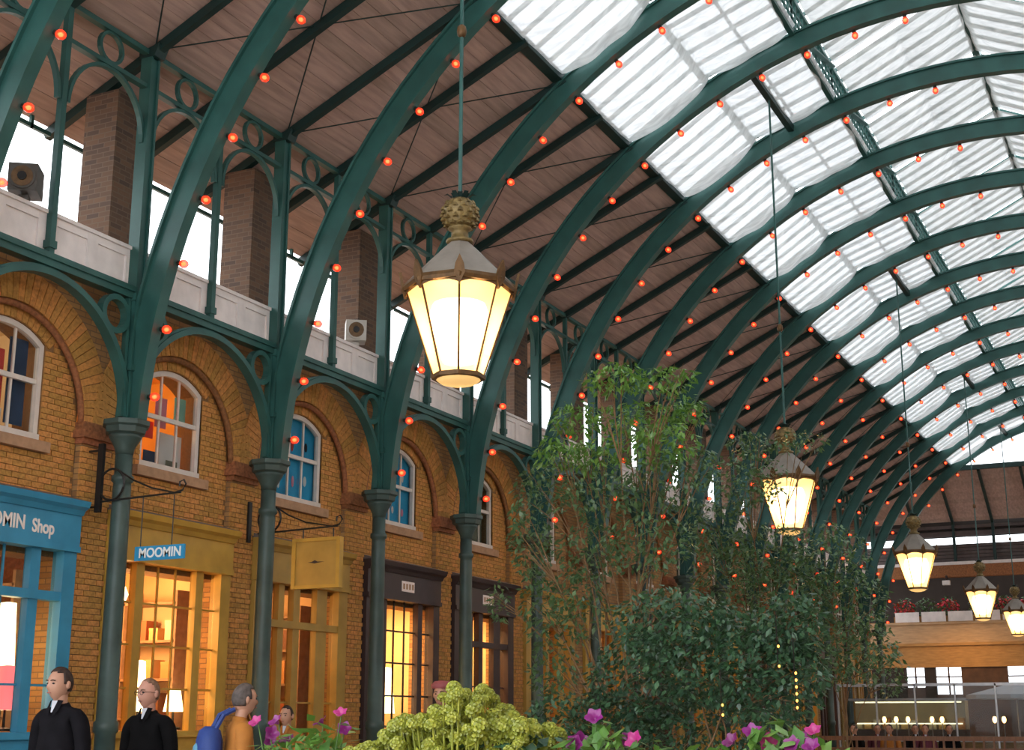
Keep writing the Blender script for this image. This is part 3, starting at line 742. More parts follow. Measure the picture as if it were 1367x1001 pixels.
# shop rooms with goods and lamps
M['shade'] = emit('lamp_shade_glow', (1, .70, .34), 6.0)
M['shade_pink'] = emit('lamp_shade_pink', (1, .16, .16), 1.2)
M['shade_orange'] = emit('lamp_shade_orange', (1, .42, .13), 1.3)
GOODS = [mat('goods_%d' % k, c, .6, .06, 5) for k, c in enumerate([(.75,.35,.12),(.55,.16,.07),(.85,.70,.45),(.35,.18,.08),(.80,.50,.20),(.25,.10,.05),(.7,.6,.5)])]
shop_names = {-1: 'blue shop', 0: 'ochre shop', 1: 'mustard shop', 2: 'dark shop with the paned window', 3: 'dark shop with the narrow door'}
for i in range(-1, 4):
    yc = cy(i + .5); room(i, -12.7 if i < 2 else -11.55, -10.86, .02, 3.25, 'warm_wall' if i >= 0 else 'brick_red', 'shop_room_%s' % ('blue', 'ochre', 'mustard', 'dark', 'door')[i+1])
    if i >= 2:
        light('shop_lamp', 'AREA', (-11.05, yc, 3.15), (0, 0, 0, 95, 90)[i+1], (1, .62, .27), .5)
        continue
    u = empty('shelf_unit', (-11.75, yc + 1.0, 0), 'wooden shelf unit against the side wall inside the %s' % shop_names[i], 'shelf')
    for s in (-.8, 0, .8): MB().box(s-.02,s+.02,-.16,.16,.02,2.9).build('upright', M['stone'], u)
    for z in (.4, .95, 1.40, 1.85, 2.30, 2.75): MB().box(-.8,.8,-.16,.16,z-.015,z+.015).build('shelf_board', M['stone'], u)
    for z in (.95, 1.40, 1.85, 2.30):
        y = -.76
        while y < .62:
            w = U(.09, .20); h_ = U(.14, .36); k = random.randrange(7)
            if abs(y) < .06 or abs(y + w) < .06: y += .13; continue
            o = MB().box(0, w, -.1, .1, 0, h_).box(-.004, w+.004, -.104, .104, h_*.8, h_).build('gift_box', GOODS[k]); o.location = (-11.75 + y, yc + 1.0, z + .016)
            tag(o, 'small lidded box on a shelf inside the %s' % shop_names[i], 'box', 'boxes on the shelves of the %s' % shop_names[i]); y += w + U(.03, .12)
    for q, (dx, dy) in enumerate(((-11.5, -.45), (-11.5, .5))):
        l = empty('pendant_lamp', (dx, yc + dy, 0), 'small glowing pendant lamp hung inside the %s' % shop_names[i], 'lamp', 'pendant lamps inside the %s' % shop_names[i])
        MB().tube([(0,0,2.92),(0,0,3.25)], .008, 5).build('cord', M['black'], l)
        MB().lathe([(.02,2.95),(.05,2.93),(.085,2.84),(.06,2.77),(.01,2.75)], 10).build('globe', M['shade'], l, True)
    light('shop_lamp', 'POINT', (-11.35, yc, 2.55), (14, 100, 40, 260, 120)[i+1], (1, .55, .22), .25)
# window displays
def display(i, y, h_, r, mt, label, cat='lamp', x=-10.75):
    o = empty('display_lamp', (x, cy(i+.5)+y, 1.28), label, cat)
    MB().lathe([(.09,0),(.09,.02),(.015,.04),(.012,.2)], 10).build('stand', M['black'], o); MB().lathe([(r,.2),(r*.95,.22),(r*.6,h_),(.02,h_+.01)], 14).build('shade', M[mt], o, True)
MB().box(-11.0, -10.5, cy(-.5)-.86, cy(-.5)+.86, 1.2, 1.27).build('trim_4', M['stone'])['kind'] = 'structure'
MB().box(-11.0, -10.5, cy(.5)-.86, cy(.5)+.86, 1.2, 1.27).build('trim_5', M['stone'])['kind'] = 'structure'
MB().box(-11.0, -10.5, cy(2.5)-.86, cy(2.5)+.86, 1.2, 1.27).build('trim_6', M['stone'])['kind'] = 'structure'
display(-1, .60, 1.25, .13, 'shade', 'tall glowing white lamp in the window of the blue shop')
display(-1, .50, .62, .15, 'shade_pink', 'pink glowing lamp in the window of the blue shop', x=-10.58)
display(-1, .22, .42, .16, 'shade_orange', 'orange glowing lamp in the window of the blue shop')
display(0, .04, .75, .10, 'shade', 'tall narrow glowing lamp in the window of the ochre shop')
display(0, .66, .45, .12, 'shade', 'low wide glowing lamp in the window of the ochre shop')
display(2, .18, .85, .17, 'shade', 'large bright lamp in the paned window of the dark shop')
for i in range(4, I1):  # each panel glows by itself, added in place of lamps inside the far shops
    yc = cy(i + .5); o = MB().box(-11.6, -11.5, yc-1.05, yc+1.05, .1, 3.2).build('shop_glow_panel', emit('far_shop_panel_glow', (1, .45, .13), .55) if i == 4 else bpy.data.materials['far_shop_panel_glow'])
    tag(o, 'glowing backdrop panel standing in for the warm light inside a shop further down the arcade', 'backdrop', 'glowing shop backdrops behind the planting')

# ------------------------------------------------------------------ hanging signs
def scroll(t, x0, x1, z, flip=1):
    MB().tube([(x0,0,z),(x1,0,z+.03)], .011, 6).build('arm', M['iron'], t)
    MB().tube([(x0+.165+.165*math.cos(a), 0, z+.175+.165*math.sin(a)) for a in [2*PI*k/24 for k in range(24)]], .013, 6, True).build('scroll', M['iron'], t)
    MB().tube([(x0+.28,0,z+.30),(x0+.45,0,z+.20),(x0+.70,0,z+.10),(x1-.08,0,z+.03),(x1+.02,0,z+.05),(x1+.06,0,z+.11),(x1+.03,0,z+.155),(x1-.02,0,z+.14),(x1-.02,0,z+.09)], .010, 6).build('brace', M['iron'], t)
s1 = empty('hanging_sign', (0, 11.12, 0), 'small blue name board hung from a black scroll bracket beside the ochre shop', 'sign')
scroll(s1, -10.20, -9.12, 3.60)
MB().box(-10.235, -10.165, -.02, .02, 3.49, 4.22).build('wall_plate', M['black'], s1)
for z in (3.55, 4.15): MB().tube([(XF, 0, z), (-10.2, 0, z)], .012, 6).build('standoff', M['iron'], s1)
for x in (-9.60, -9.20): MB().tube([(x,0,3.61),(x,0,3.10)], .006, 5).build('hanger', M['iron'], s1)
M['sign_blue'] = mat('sign_blue_paint', (.03, .27, .50), .45, .04, 4)
brd = MB().box(-9.66, -9.03, -.012, .012, 2.955, 3.10).build('board', M['sign_blue'], s1)
text('MOOMIN', .135, (-9.605, -.014, 2.985), (PI/2, 0, 0), 'whitep', brd, 'lettering', .003, .003, .95)
s2 = empty('hanging_sign', (0, 13.95, 0), 'square mustard sign board hung from a curled iron bracket', 'sign')
scroll(s2, -10.22, -9.06, 3.60); MB().box(XF+.0, XF+.03, -.03, .03, 3.5, 4.0).build('wall_plate', M['black'], s2)
for x in (-9.55, -9.12): MB().tube([(x,0,3.61),(x,0,3.50)], .008, 5).build('hanger', M['iron'], s2)
brd = MB().box(-9.66, -9.02, -.02, .02, 2.92, 3.48).build('board', M['shop_olive'], s2)
for q in ((-9.68,-9.63,2.90,3.50),(-9.05,-9.00,2.90,3.50)): MB().box(q[0],q[1],-.04,.04,q[2],q[3]).build('frame_stile', M['shop_yellow'], brd)
for q in ((-9.63,-9.05,2.90,2.94),(-9.63,-9.05,3.46,3.50)): MB().box(q[0],q[1],-.035,.035,q[2],q[3]).build('frame_rail', M['shop_yellow'], brd)
MB().poly([(-9.46,3.21),(-9.40,3.216),(-9.36,3.235),(-9.32,3.216),(-9.22,3.212),(-9.32,3.202),(-9.36,3.194),(-9.40,3.202)], -.0225, -.02, 'y').build('emblem', M['shop_dark'], brd)

# ------------------------------------------------------------------ loudspeakers on the parapet
M['spk_grey'] = mat('speaker_grey', (.10, .09, .08), .5, .1, 6); M['spk_white'] = mat('speaker_white', (.55, .52, .47), .5, .06, 6); M['cone'] = mat('speaker_cone', (.16, .09, .04), .6, .2, 12)
def speaker(y, mt, rz, label):
    t = empty('loudspeaker', (-10.07, y, 6.41), label, 'loudspeaker', rz=rz)
    MB().box(-.05,.05,-.05,.05,0,.05).tube([(0,0,.03),(0,0,.12)], .03, 8).build('bracket', M[mt], t)
    MB().poly([(-.21,.08),(.17,.05),(.19,.33),(-.19,.36)], -.14, .14, 'y').build('body', M[mt], t)
    MB().tube([(.165,0,.19),(.205,0,.187)], .125, 16).build('rim', M[mt], t); cn = MB().tube([(.20,0,.188),(.212,0,.187)], .105, 16).build('cone', M['cone'], t)
    MB().tube([(.21,0,.187),(.225,0,.186)], .045, 10).build('dust_cap', M['black'], cn)
speaker(9.62, 'spk_grey', -.95, 'dark grey loudspeaker on the white parapet above the blue shop')
speaker(15.80, 'spk_white', -.95, 'white loudspeaker on the parapet above the mustard shop')
#SECTION3
# ------------------------------------------------------------------ end of the hall
YW = 53.4
we = empty('wall_end', (0, 0, 0), kind='structure')
M['grey_brown'] = mat('louvre_grey_brown', (.10, .075, .07), .6, .1, 4)
M['timber'] = mat('gallery_timber', (.42, .22, .07), .55, .1, 3, stretch=(1, 1, 6))
M['timber_pale'] = mat('gallery_pale_timber', (.48, .31, .17), .55, .08, 3, stretch=(1, 1, 6))
M['dark'] = mat('dark_recess', (.03, .022, .018), .8, .1, 3)
for k in range(14):                                   # boarded hip slope
    a = 50.62 + k * .2; za, zb = 10.02 - .53 * (a - 50.62), 10.02 - .53 * (a + .194 - 50.62)
    MB().poly([(a, za), (a + .194, zb), (a + .194, zb + .03), (a, za + .03)], -14, 6.2, 'x').build('plank', M['plank'], we)
MB().poly([(50.62, 10.06), (53.42, 8.58), (53.42, 8.65), (50.62, 10.13)], -14, 6.2, 'x').build('roof_backing', M['green_dark'], we)
for x in (-9.1, -7.7, -6.3, -4.9, -3.5):
    o = MB().bar((x, 50.6, 9.96), (x, 53.45, 8.46), .09, .12).build('rafter', M['green_dark']); tag(o, 'dark rafter under the boarded slope closing the end of the hall', 'rafter', 'rafters of the end slope')
MB().box(-14, 6, 50.50, 50.62, 9.95, 10.12).build('ridge_board', M['green_dark'], we)
MB().box(-14, 6, YW, YW+.15, 8.28, 8.40).build('tie_beam', M['grey_brown'], we)
MB().box(-14, 6, YW, YW+.15, 8.0, 8.18).build('tie_beam', M['grey_brown'], we)
for x in (-9.1, -7.7, -6.3, -4.9, -3.5): MB().box(x-.05, x+.05, YW-.02, YW+.1, 7.05, 8.45).build('end_post', M['green_dark'], we)
for k in range(5): MB().box(-14, 6, YW+.1, YW+.16, 7.08+.13*k, 7.19+.13*k).build('louvre_slat', M['grey_brown'], we)
MB().box(-14, 6, YW+.17, YW+.2, 7.05, 7.72).build('louvre_back', M['dark'], we)
MB().box(-14, 6, YW+.17, YW+.2, 7.97, 8.62).build('upper_back', M['dark'], we)
MB().box(-14, 6, YW-.05, YW+.2, 6.94, 7.06).build('white_moulding', M['white_wood'], we)
MB().box(-14, 6, YW-.1, YW+.2, 6.50, 6.94).build('gallery_beam', M['brick_red'], we)
MB().box(-14, 6, YW+1.6, YW+1.8, 4.8, 7.06).build('gallery_back', M['dark'], we)
MB().box(-14, 6, YW-.1, YW+1.8, 4.78, 4.90).build('gallery_floor', M['timber'], we)
MB().box(-14, 6, YW-.12, YW+.1, 4.11, 4.84).build('pale_fascia', M['timber_pale'], we)
MB().box(-14, 6, YW-.17, YW+.1, 4.80, 4.88).build('fascia_moulding', M['timber_pale'], we)
MB().box(-14, 6, YW-.06, YW+.1, 3.26, 4.11).build('timber_fascia', M['timber'], we)
MB().box(-14, 6, YW-.14, YW+.1, 4.03, 4.13).build('fascia_moulding', M['timber'], we)
M['end_brown'] = mat('end_pier_brown', (.09, .045, .025), .7, .12, 4)
for x0, x1, zt in ((-9.75, -9.1, 2.55), (-8.70, -7.80, 2.3), (-6.2, -5.0, 2.6)):
    MB().box(x0, x1, YW+.02, YW+.12, 0, zt).build('stall_front', M['grey_brown'], we)
    MB().box((x0+x1)/2-.03, (x0+x1)/2+.03, YW+.05, YW+.1, zt, 3.26).build('window_bar', M['end_brown'], we); MB().box(x0, x1, YW+.05, YW+.1, 2.9, 2.95).build('window_bar', M['end_brown'], we)
for x0, x1 in ((-14, -9.75), (-9.1, -8.70), (-7.80, -6.2), (-5.0, 6)):
    MB().box(x0, x1, YW, YW+.2, 0, 3.26).build('end_pier', M['dark'] if x0 < -9 else M['end_brown'], we)
k = 0; x = -10.0
while x < -1:
    o = MB().box(x, x+.86, YW-.1, YW-.06, 4.90, 5.26).build('balcony_panel', M['white_wood']); tag(o, 'cream panel of the balcony front at the end of the hall', 'panel', 'cream balcony panels')
    x += .95
M['leaf_red'] = mat('red_bracts', (.50, .02, .02), .6, .15, 8, island=.3)
M['leaf_far'] = mat('far_leaf_green', (.05, .12, .03), .6, .15, 8, island=.35)
def leafcloud(mb, c, r, n, size, rnd, asp=.45, shell=.45, droop=.3):
    for _ in range(n):
        while True:
            d = Vector((rnd.uniform(-1, 1), rnd.uniform(-1, 1), rnd.uniform(-1, 1)))
            if .02 < d.length < 1: break
        d = d.normalized() * (d.length ** shell)
        p = Vector((c[0] + d.x*r[0], c[1] + d.y*r[1], c[2] + d.z*r[2]))
        a = Vector((rnd.uniform(-1, 1) + d.x*.5, rnd.uniform(-1, 1) + d.y*.5, rnd.uniform(-.7, .5) - droop)).normalized()
        nn = Vector((rnd.uniform(-.7, .7), rnd.uniform(-.7, .7), 1)); s = a.cross(nn).normalized(); u = s.cross(a)
        L_ = size * rnd.uniform(.7, 1.35); w = L_ * asp * .5
        mb.add([p, p + a*L_*.45 + s*w - u*L_*.08, p + a*L_ - u*L_*.12, p + a*L_*.45 - s*w - u*L_*.08], [(0, 1, 2), (0, 2, 3)])
def stuff(o): o['kind'] = 'stuff'; return o
rnd = random.Random(3)
for q, (x, red) in enumerate(((-9.7, 1), (-8.9, 0), (-8.1, 1), (-7.0, 0), (-6.1, 1), (-5.2, 1))):
    t = empty('gallery_planter', (x, YW+.2, 4.9), '%s plant in a trough behind the balcony panels at the hall end' % ('red flowering' if red else 'green leafy'), 'plant', 'plants along the end balcony')
    MB().box(-.38,.38,-.12,.12,0,.22).build('trough', M['timber'], t)
    a, b = MB(), MB(); leafcloud(a, (0,0,.55), (.38,.15,.38), 160, .12, rnd); a.build('foliage', M['leaf_far'], t)['kind'] = 'stuff'
    if red: leafcloud(b, (0,-.1,.6), (.36,.12,.25), 90, .13, rnd, .7); b.build('blooms', M['leaf_red'], t)['kind'] = 'stuff'
fl_ = empty('flood_lamp', (-8.05, YW-.25, 6.2), 'small pale flood lamp fixed under the gallery beam', 'lamp')
MB().box(-.13,.13,-.1,.1,0,.16).build('housing', M['white_wood'], fl_); MB().box(-.03,.03,.05,.3,.1,.35).build('arm', M['iron'], fl_)
light('gallery_lamp', 'AREA', (-7.5, YW-2.0, 4.9), 60, (1, .55, .2), 1.0)

# café at the far end: glass screen, canopy, counter lights, rail
M['screen_glass'] = clear('screen_glass', (.80, .88, .90), .84, .05, base=(.05, .06, .06))
M['steel'] = mat('brushed_steel', (.45, .45, .47), .35, .05, 10, metal=.8)
M['canvas'] = mat('pale_canvas', (.62, .60, .64), .7, .04, 5)
M['rail_wood'] = mat('polished_rail_wood', (.22, .085, .03), .35, .12, 4, stretch=(6, 1, 1))
sc = empty('glass_screen', (0, 36.0, 0), 'tall clear glass screen with steel top rail round the far café', 'screen')
for k in range(6):
    x = -8.3 + k * .95; MB().box(x+.02, x+.93, -.01, .01, .25, 2.2).build('glass_panel', M['screen_glass'], sc); MB().box(x-.02, x+.02, -.03, .03, 0, 2.25).build('post', M['steel'], sc)
MB().box(-8.32, -2.6, -.03, .03, 2.2, 2.27).build('top_rail', M['steel'], sc)
pz = empty('café_parasol'.replace('é', 'e'), (-4.3, 38.5, 0), 'low pale canvas parasol behind the glass screen', 'parasol')
MB().lathe([(1.25,1.92),(1.25,2.02),(.7,2.16),(.05,2.32)], 8).build('canopy', M['canvas'], pz); MB().tube([(0,0,0),(0,0,2.3)], .025, 6).build('pole', M['steel'], pz); MB().lathe([(.25,0),(.25,.06),(.04,.1)], 12).build('foot', M['steel'], pz)
M['counter_glow'] = emit('counter_lamp_glow', (1, .55, .18), 7)
for x, y in ((-4.72, 37.2), (-4.50, 37.2), (-6.9, 37.6), (-7.5, 37.6), (-7.2, 37.6), (-6.3, 37.6), (-6.05, 37.6)):
    t = empty('counter_lamp', (x, y, .92), 'small glowing lamp on the café counter behind the glass screen', 'lamp', 'lamps on the café counter')
    MB().lathe([(.07,0),(.07,.02),(.012,.04),(.012,.42)], 8).build('stem', M['steel'], t); MB().lathe([(.02,.40),(.045,.44),(.055,.49),(.035,.55),(.01,.56)], 10).build('globe', M['counter_glow'], t, True)
t = empty('cafe_counter', (-6.0, 37.5, 0), 'long timber café counter behind the glass screen', 'counter')
MB().box(-2.4, 2.4, -.3, .4, 0, .86).build('body', M['timber'], t); MB().box(-2.45, 2.45, -.35, .45, .86, .92).build('top', M['white_wood'], t)
t = empty('wooden_rail', (0, 30, 0), 'polished brown wooden rail with balusters before the far café', 'railing')
MB().box(-7.4, -2.2, -.05, .05, .98, 1.07).build('top_rail', M['rail_wood'], t); MB().box(-7.4, -2.2, -.03, .03, .78, .84).build('mid_rail', M['rail_wood'], t)
for k in range(27): MB().box(-7.38+.195*k, -7.34+.195*k, -.02, .02, 0, .98).build('baluster', M['rail_wood'], t)

# ------------------------------------------------------------------ people
M['skin'] = mat('skin', (.50, .26, .17), .5, .06, 6)
M['skin2'] = mat('skin_rosy', (.55, .27, .19), .5, .06, 6)
M['hair_brown'] = mat('hair_dark_brown', (.035, .016, .010), .6, .2, 30)
M['hair_grey'] = mat('hair_grey', (.10, .075, .065), .6, .2, 30)
M['hair_ginger'] = mat('hair_greying_ginger', (.20, .105, .06), .6, .2, 30)
M['coat_black'] = mat('coat_black', (.005, .0045, .005), .9, .15, 9, .1, spec=.12)
M['coat_navy'] = mat('jacket_charcoal', (.008, .007, .009), .9, .15, 9, .1, spec=.12)
M['coat_orange'] = mat('jacket_tan_orange', (.40, .145, .022), .75, .12, 6, .15)
M['coat_maroon'] = mat('coat_maroon', (.10, .015, .03), .75, .12, 6)
M['trousers'] = mat('trousers_dark', (.02, .02, .028), .8, .1, 8)
M['shoe'] = mat('shoe_leather', (.015, .012, .01), .4, .1, 8)
M['shirt'] = mat('shirt_pale', (.55, .55, .60), .7, .04, 8)
M['rose'] = mat('hat_dull_rose', (.35, .09, .09), .7, .1, 8)
M['lips'] = mat('lips', (.36, .12, .10), .5, .05, 8)
def skin_mesh(verts, edges, radii, name, m, sub=2, smooth=True):
    me = bpy.data.meshes.new('tmp'); me.from_pydata(verts, edges, []); o = bpy.data.objects.new('tmp', me); COL.objects.link(o)
    md = o.modifiers.new('s', 'SKIN'); md.use_smooth_shade = True; md.branch_smoothing = .6
    for k, r in enumerate(radii):
        me.skin_vertices[0].data[k].radius = r if isinstance(r, tuple) else (r, r); me.skin_vertices[0].data[k].use_root = (k == 0)
    sb = o.modifiers.new('d', 'SUBSURF'); sb.levels = sub; sb.render_levels = sub
    dg = bpy.context.evaluated_depsgraph_get(); dg.update(); out = bpy.data.meshes.new_from_object(o.evaluated_get(dg)); bpy.data.objects.remove(o)
    out.name = name; out.materials.clear(); out.materials.append(m)
    for p in out.polygons: p.use_smooth = True
    return out
def head_geo(cz, grow=0., cut=None, turn=0., hairline=None):
    nu, nv = 28, 22; vs = []; fs = []; keep = {}
    g = lambda a, s: math.exp(-(a/s)**2)
    for j in range(nv + 1):
        ph = -PI/2 + PI*j/nv
        for i in range(nu):
            th = 2*PI*i/nu; x, y, z = math.cos(ph)*math.sin(th), -math.cos(ph)*math.cos(th), math.sin(ph)
            fr = max(0, -y); w = .074; d = .096; h = .118
            if z < 0: w *= 1 - .30*(-z)**1.4; d *= 1 - .18*(-z)*max(0, y+.3)
            px, py, pz = x*w, y*d, z*h
            if not grow:
                py -= .026*g(x, .16)*g(z+.18, .20)*fr          # nose
                py += .010*(g(x-.42, .2)+g(x+.42, .2))*g(z-.06, .13)*fr   # eye sockets
                py -= .006*g(z-.28, .12)*fr                    # brow
                py -= .007*g(z+.52, .07)*g(x, .3)*fr           # lips
                py -= .010*g(z+.88, .2)*g(x, .5)*fr            # chin
            else:
                s = 1 + grow; px *= s; py *= s; pz *= s
            if py > 0: py *= 1.08
            c, s_ = math.cos(turn), math.sin(turn); vs.append((px*c - py*s_, px*s_ + py*c - .015, cz + pz))
            keep[j*nu+i] = True if not hairline else hairline(x, y, z)
    for j in range(nv):
        for i in range(nu):
            f = (j*nu+i, j*nu+(i+1)%nu, (j+1)*nu+(i+1)%nu, (j+1)*nu+i)
            if all(keep[k] for k in f): fs.append(f)
    return vs, fs
def person(loc, hgt, heading, coat, hair, label, skin='skin', turn=0., glasses=False, bald=False, longcoat=False, hat=None, seated=False, stride=.12, fingers=True):
    k = hgt / 1.765; t = empty('person', loc, label, 'person', rz=math.atan2(heading[0], -heading[1])); t.scale = (k, k, k)
    hz = 1.645; off = -.42 if seated else 0
    V, E, Rr = [], [], []
    def chain(parent, pts):
        p = parent
        for q, r in pts:
            V.append(q); Rr.append(r); n = len(V)-1
            if p is not None: E.append((p, n))
            p = n
        return p
    chain(None, [((0,0,.95), (.13,.10))]); ch = chain(0, [((0,.01,1.10), (.125,.095)), ((0,.015,1.30), (.14,.10)), ((0,.02,1.42), (.11,.085))])
    chain(ch, [((0,.015,1.49), .058), ((0,.0,1.56), .055), ((0,-.01,1.64), .06)])
    for s in (-1, 1):
        w = chain(ch, [((s*.13,.02,1.43), .06), ((s*.195,.02,1.40), .055), ((s*.235,.03,1.12), .042), ((s*.225,-.05,.90), .030), ((s*.222,-.07,.84), (.036,.022))])
        if fingers:
            for f in range(4): chain(w, [((s*(.206+.011*f), -.078+.012*f-.02, .785), .0095), ((s*(.200+.011*f), -.09+.012*f-.01, .745-.006*(f in (1,2))), .0085), ((s*(.195+.011*f), -.085+.012*f, .715-.010*(f in (1,2))), .0075)])
            chain(w, [((s*.205,-.105,.825), .011), ((s*.198,-.125,.79), .0095), ((s*.194,-.13,.765), .008)])
        st = stride * s
        if seated: chain(0, [((s*.10,0,.90), .085), ((s*.13,-.42,.90), .07), ((s*.13,-.44,.50), .045), ((s*.13,-.56,.45), .035)])
        else: chain(0, [((s*.095,0,.88), .085), ((s*.105,-st-.02,.50), .06), ((s*.105,-st*1.2+.03,.10), .042), ((s*.11,-st*1.2-.13,.035), .035)])
    body = skin_mesh(V, E, Rr, 'body', M[skin], 2 if fingers else 1)
    hv, hf = head_geo(hz, turn=turn); ct, stn = math.cos(turn), math.sin(turn)
    rotp = lambda x, y, z: (x*ct - y*stn, x*stn + y*ct - .015, hz + z)
    m = MB(); m.add(hv, hf)
    for s in (-1, 1):                                     # ears
        ev = []; 
        for q in range(8): a = 2*PI*q/8; ev.append(rotp(s*.076, .012 + .018*math.cos(a), -.005 + .031*math.sin(a)))
        for q in range(8): a = 2*PI*q/8; ev.append(rotp(s*.088, .016 + .014*math.cos(a), -.003 + .026*math.sin(a)))
        m.add(ev, [(q,(q+1)%8,8+(q+1)%8,8+q) for q in range(8)] + [tuple(range(8,16))])
    hm = m.mesh('h', M[skin], True)
    import bmesh
    b = bmesh.new(); b.from_mesh(body); b.from_mesh(hm); b.to_mesh(body); b.free()
    for p in body.polygons: p.use_smooth = True
    bo = link('body', body, t)
    for s in (-1, 1):
        e = MB().lathe([(.002,-.012),(.010,-.006),(.012,0),(.010,.006),(.002,.012)], 8); eo = e.build('eye', M['shoe'], bo, True); eo.location = rotp(s*.031, -.083, .006); eo.scale = (1.1, .5, .55)
        bw = MB().tube([rotp(s*.014,-.095,.026), rotp(s*.032,-.094,.031), rotp(s*.052,-.082,.026)], .004, 5).build('eyebrow', M[hair], bo)
    MB().tube([rotp(-.022,-.090,-.062), rotp(-.008,-.098,-.060), rotp(.008,-.098,-.060), rotp(.022,-.090,-.062)], [.002,.005,.005,.002], 6).build('mouth', M['lips'], bo, True)
    if bald: line = lambda x, y, z: (z > .62 - .0*y and y > -.55 and z > .2) or (y > .15 and z > -.45) or (abs(x) > .7 and z > -.05 and y > -.2)
    else: line = lambda x, y, z: (z > .50 + .25*(-y) * (y < 0) and z > .1) or (y > .12 and z > -.5) or (abs(x) > .72 and z > -.1 and y > -.25)
    v2, f2 = head_geo(hz + .003, grow=.075 if not bald else .035, turn=turn, hairline=line); ho = MB().add(v2, f2).build('hair', M[hair], bo, True)
    so = ho.modifiers.new('t', 'SOLIDIFY'); so.thickness = .012; so.offset = -1
    if glasses:
        g = MB()
        for s in (-1, 1): g.tube([rotp(s*.032 + .021*math.cos(2*PI*q/12), -.100, .005 + .016*math.sin(2*PI*q/12)) for q in range(12)], .0022, 4, True); g.tube([rotp(s*.053,-.098,.009), rotp(s*.078,-.05,.010), rotp(s*.082,.02,.006)], .002, 4)
        g.tube([rotp(-.011,-.101,.008), rotp(.011,-.101,.008)], .002, 4); g.build('glasses', M['iron'], bo)
    if hat: MB().lathe([(.06,hz+.05),(.105,hz+.065),(.11,hz+.10),(.075,hz+.135),(.01,hz+.145)], 16).build('hat', M[hat], t, True)
    # coat
    V, E, Rr = [], [], []
    hem = .55 if longcoat else .80
    chain(None, [((0,.005,1.02), (.185,.135))]); chain(0, [((0,.0,.90), (.20,.15)), ((0,.0,hem), (.205,.155))])
    ch = chain(0, [((0,.01,1.18), (.185,.135)), ((0,.012,1.32), (.19,.135)), ((0,.02,1.42), (.145,.105))])
    chain(ch, [((0,.022,1.485), (.075,.07)), ((0,.02,1.525), (.066,.066))])
    for s in (-1, 1): chain(ch, [((s*.135,.02,1.425), .078), ((s*.185,.02,1.385), .070), ((s*.215,.03,1.24), .062), ((s*.225,.03,1.12), .058), ((s*.225,-.02,1.0), .054), ((s*.226,-.05,.885), .050)])
    cto = link('coat', skin_mesh(V, E, Rr, 'coat', M[coat], 2), t)
    MB().add([(-.026,-.052,1.530),(.026,-.052,1.530),(.006,-.082,1.445),(-.006,-.082,1.445)], [(0,1,2,3)]).build('shirt_front', M['shirt'], cto)
    for s in (-1, 1): MB().add([(s*.028,-.052,1.535),(s*.062,-.030,1.53),(s*.055,-.078,1.455),(s*.016,-.100,1.41)], [(0,1,2,3)]).build('lapel', M[coat], cto)
    V, E, Rr = [], [], []; chain(None, [((0,0,.96), (.155,.12))])
    for s in (-1, 1):
        st = stride * s
        if seated: chain(0, [((s*.10,0,.92), .10), ((s*.13,-.42,.90), .085), ((s*.13,-.44,.55), .06)])
        else: chain(0, [((s*.098,0,.85), .105), ((s*.107,-st-.02,.50), .078), ((s*.107,-st*1.2+.03,.11), .062)])
    link('trousers', skin_mesh(V, E, Rr, 'trousers', M['trousers'], 2), t)
    for s in (-1, 1):
        st = stride * s
        y0 = -.44 if seated else -st*1.2+.03; z0 = .42 if seated else 0
        MB().poly([(y0+.09, z0), (y0+.09, z0+.09), (y0-.02, z0+.11), (y0-.12, z0+.065), (y0-.20, z0+.04), (y0-.21, z0)], s*.11-.045, s*.11+.045, 'x').build('shoe', M['shoe'], t)
    if seated: t.location.z -= .42 * k
    return t
person((-7.52, 7.95, 0), 1.755, (.02, -1), 'coat_navy', 'hair_brown', 'man in a dark zipped jacket walking past the blue shop', turn=-.15)
person((-7.41, 8.80, 0), 1.70, (.05, -1), 'coat_black', 'hair_ginger', 'balding man with glasses in a long black coat before the ochre shop', 'skin2', turn=-.2, glasses=True, bald=True, longcoat=True)
person((-6.33, 8.55, 0), 1.64, (.62, .72), 'coat_orange', 'hair_grey', 'grey haired person in a tan orange jacket seen from behind', turn=.25)
person((-7.11, 13.0, 0), 1.76, (.2, -1), 'coat_maroon', 'hair_brown', 'person in a maroon coat and rose hat behind the lime green flowers', turn=0, hat='rose')
person((-8.68, 12.5, 0), 1.53, (.1, -1), 'coat_orange', 'hair_brown', 'short person with dark hair before the mustard shop')
bp_ = empty('backpack', (-6.50, 8.40, .84), 'blue and pale striped bag on the back of the person in tan orange', 'bag', rz=math.atan2(.62, .72*-1*-1) if False else -.70)
M['bag_blue'] = mat('bag_deep_blue', (.02, .05, .22), .6, .1, 6); M['bag_pale'] = mat('bag_pale_blue', (.12, .32, .46), .6, .1, 6)
bpb = MB().lathe([(.10,0),(.145,.03),(.155,.20),(.15,.40),(.12,.47),(.06,.50)], 10).build('sack', M['bag_blue'], bp_, True); bpb.scale = (1, .62, 1)
q = MB().lathe([(.06,.04),(.11,.07),(.12,.22),(.10,.36),(.05,.40)], 10).build('pocket', M['bag_pale'], bp_, True); q.scale = (.8, .62, 1); q.location = (-.03, -.045, 0)
MB().tube([(.06,.03,.48),(.07,.08,.58),(.06,.16,.62)], .018, 6).build('strap', M['bag_blue'], bp_)
MB().tube([(-.06,.03,.48),(-.07,.08,.58),(-.06,.16,.62)], .018, 6).build('strap', M['bag_blue'], bp_)
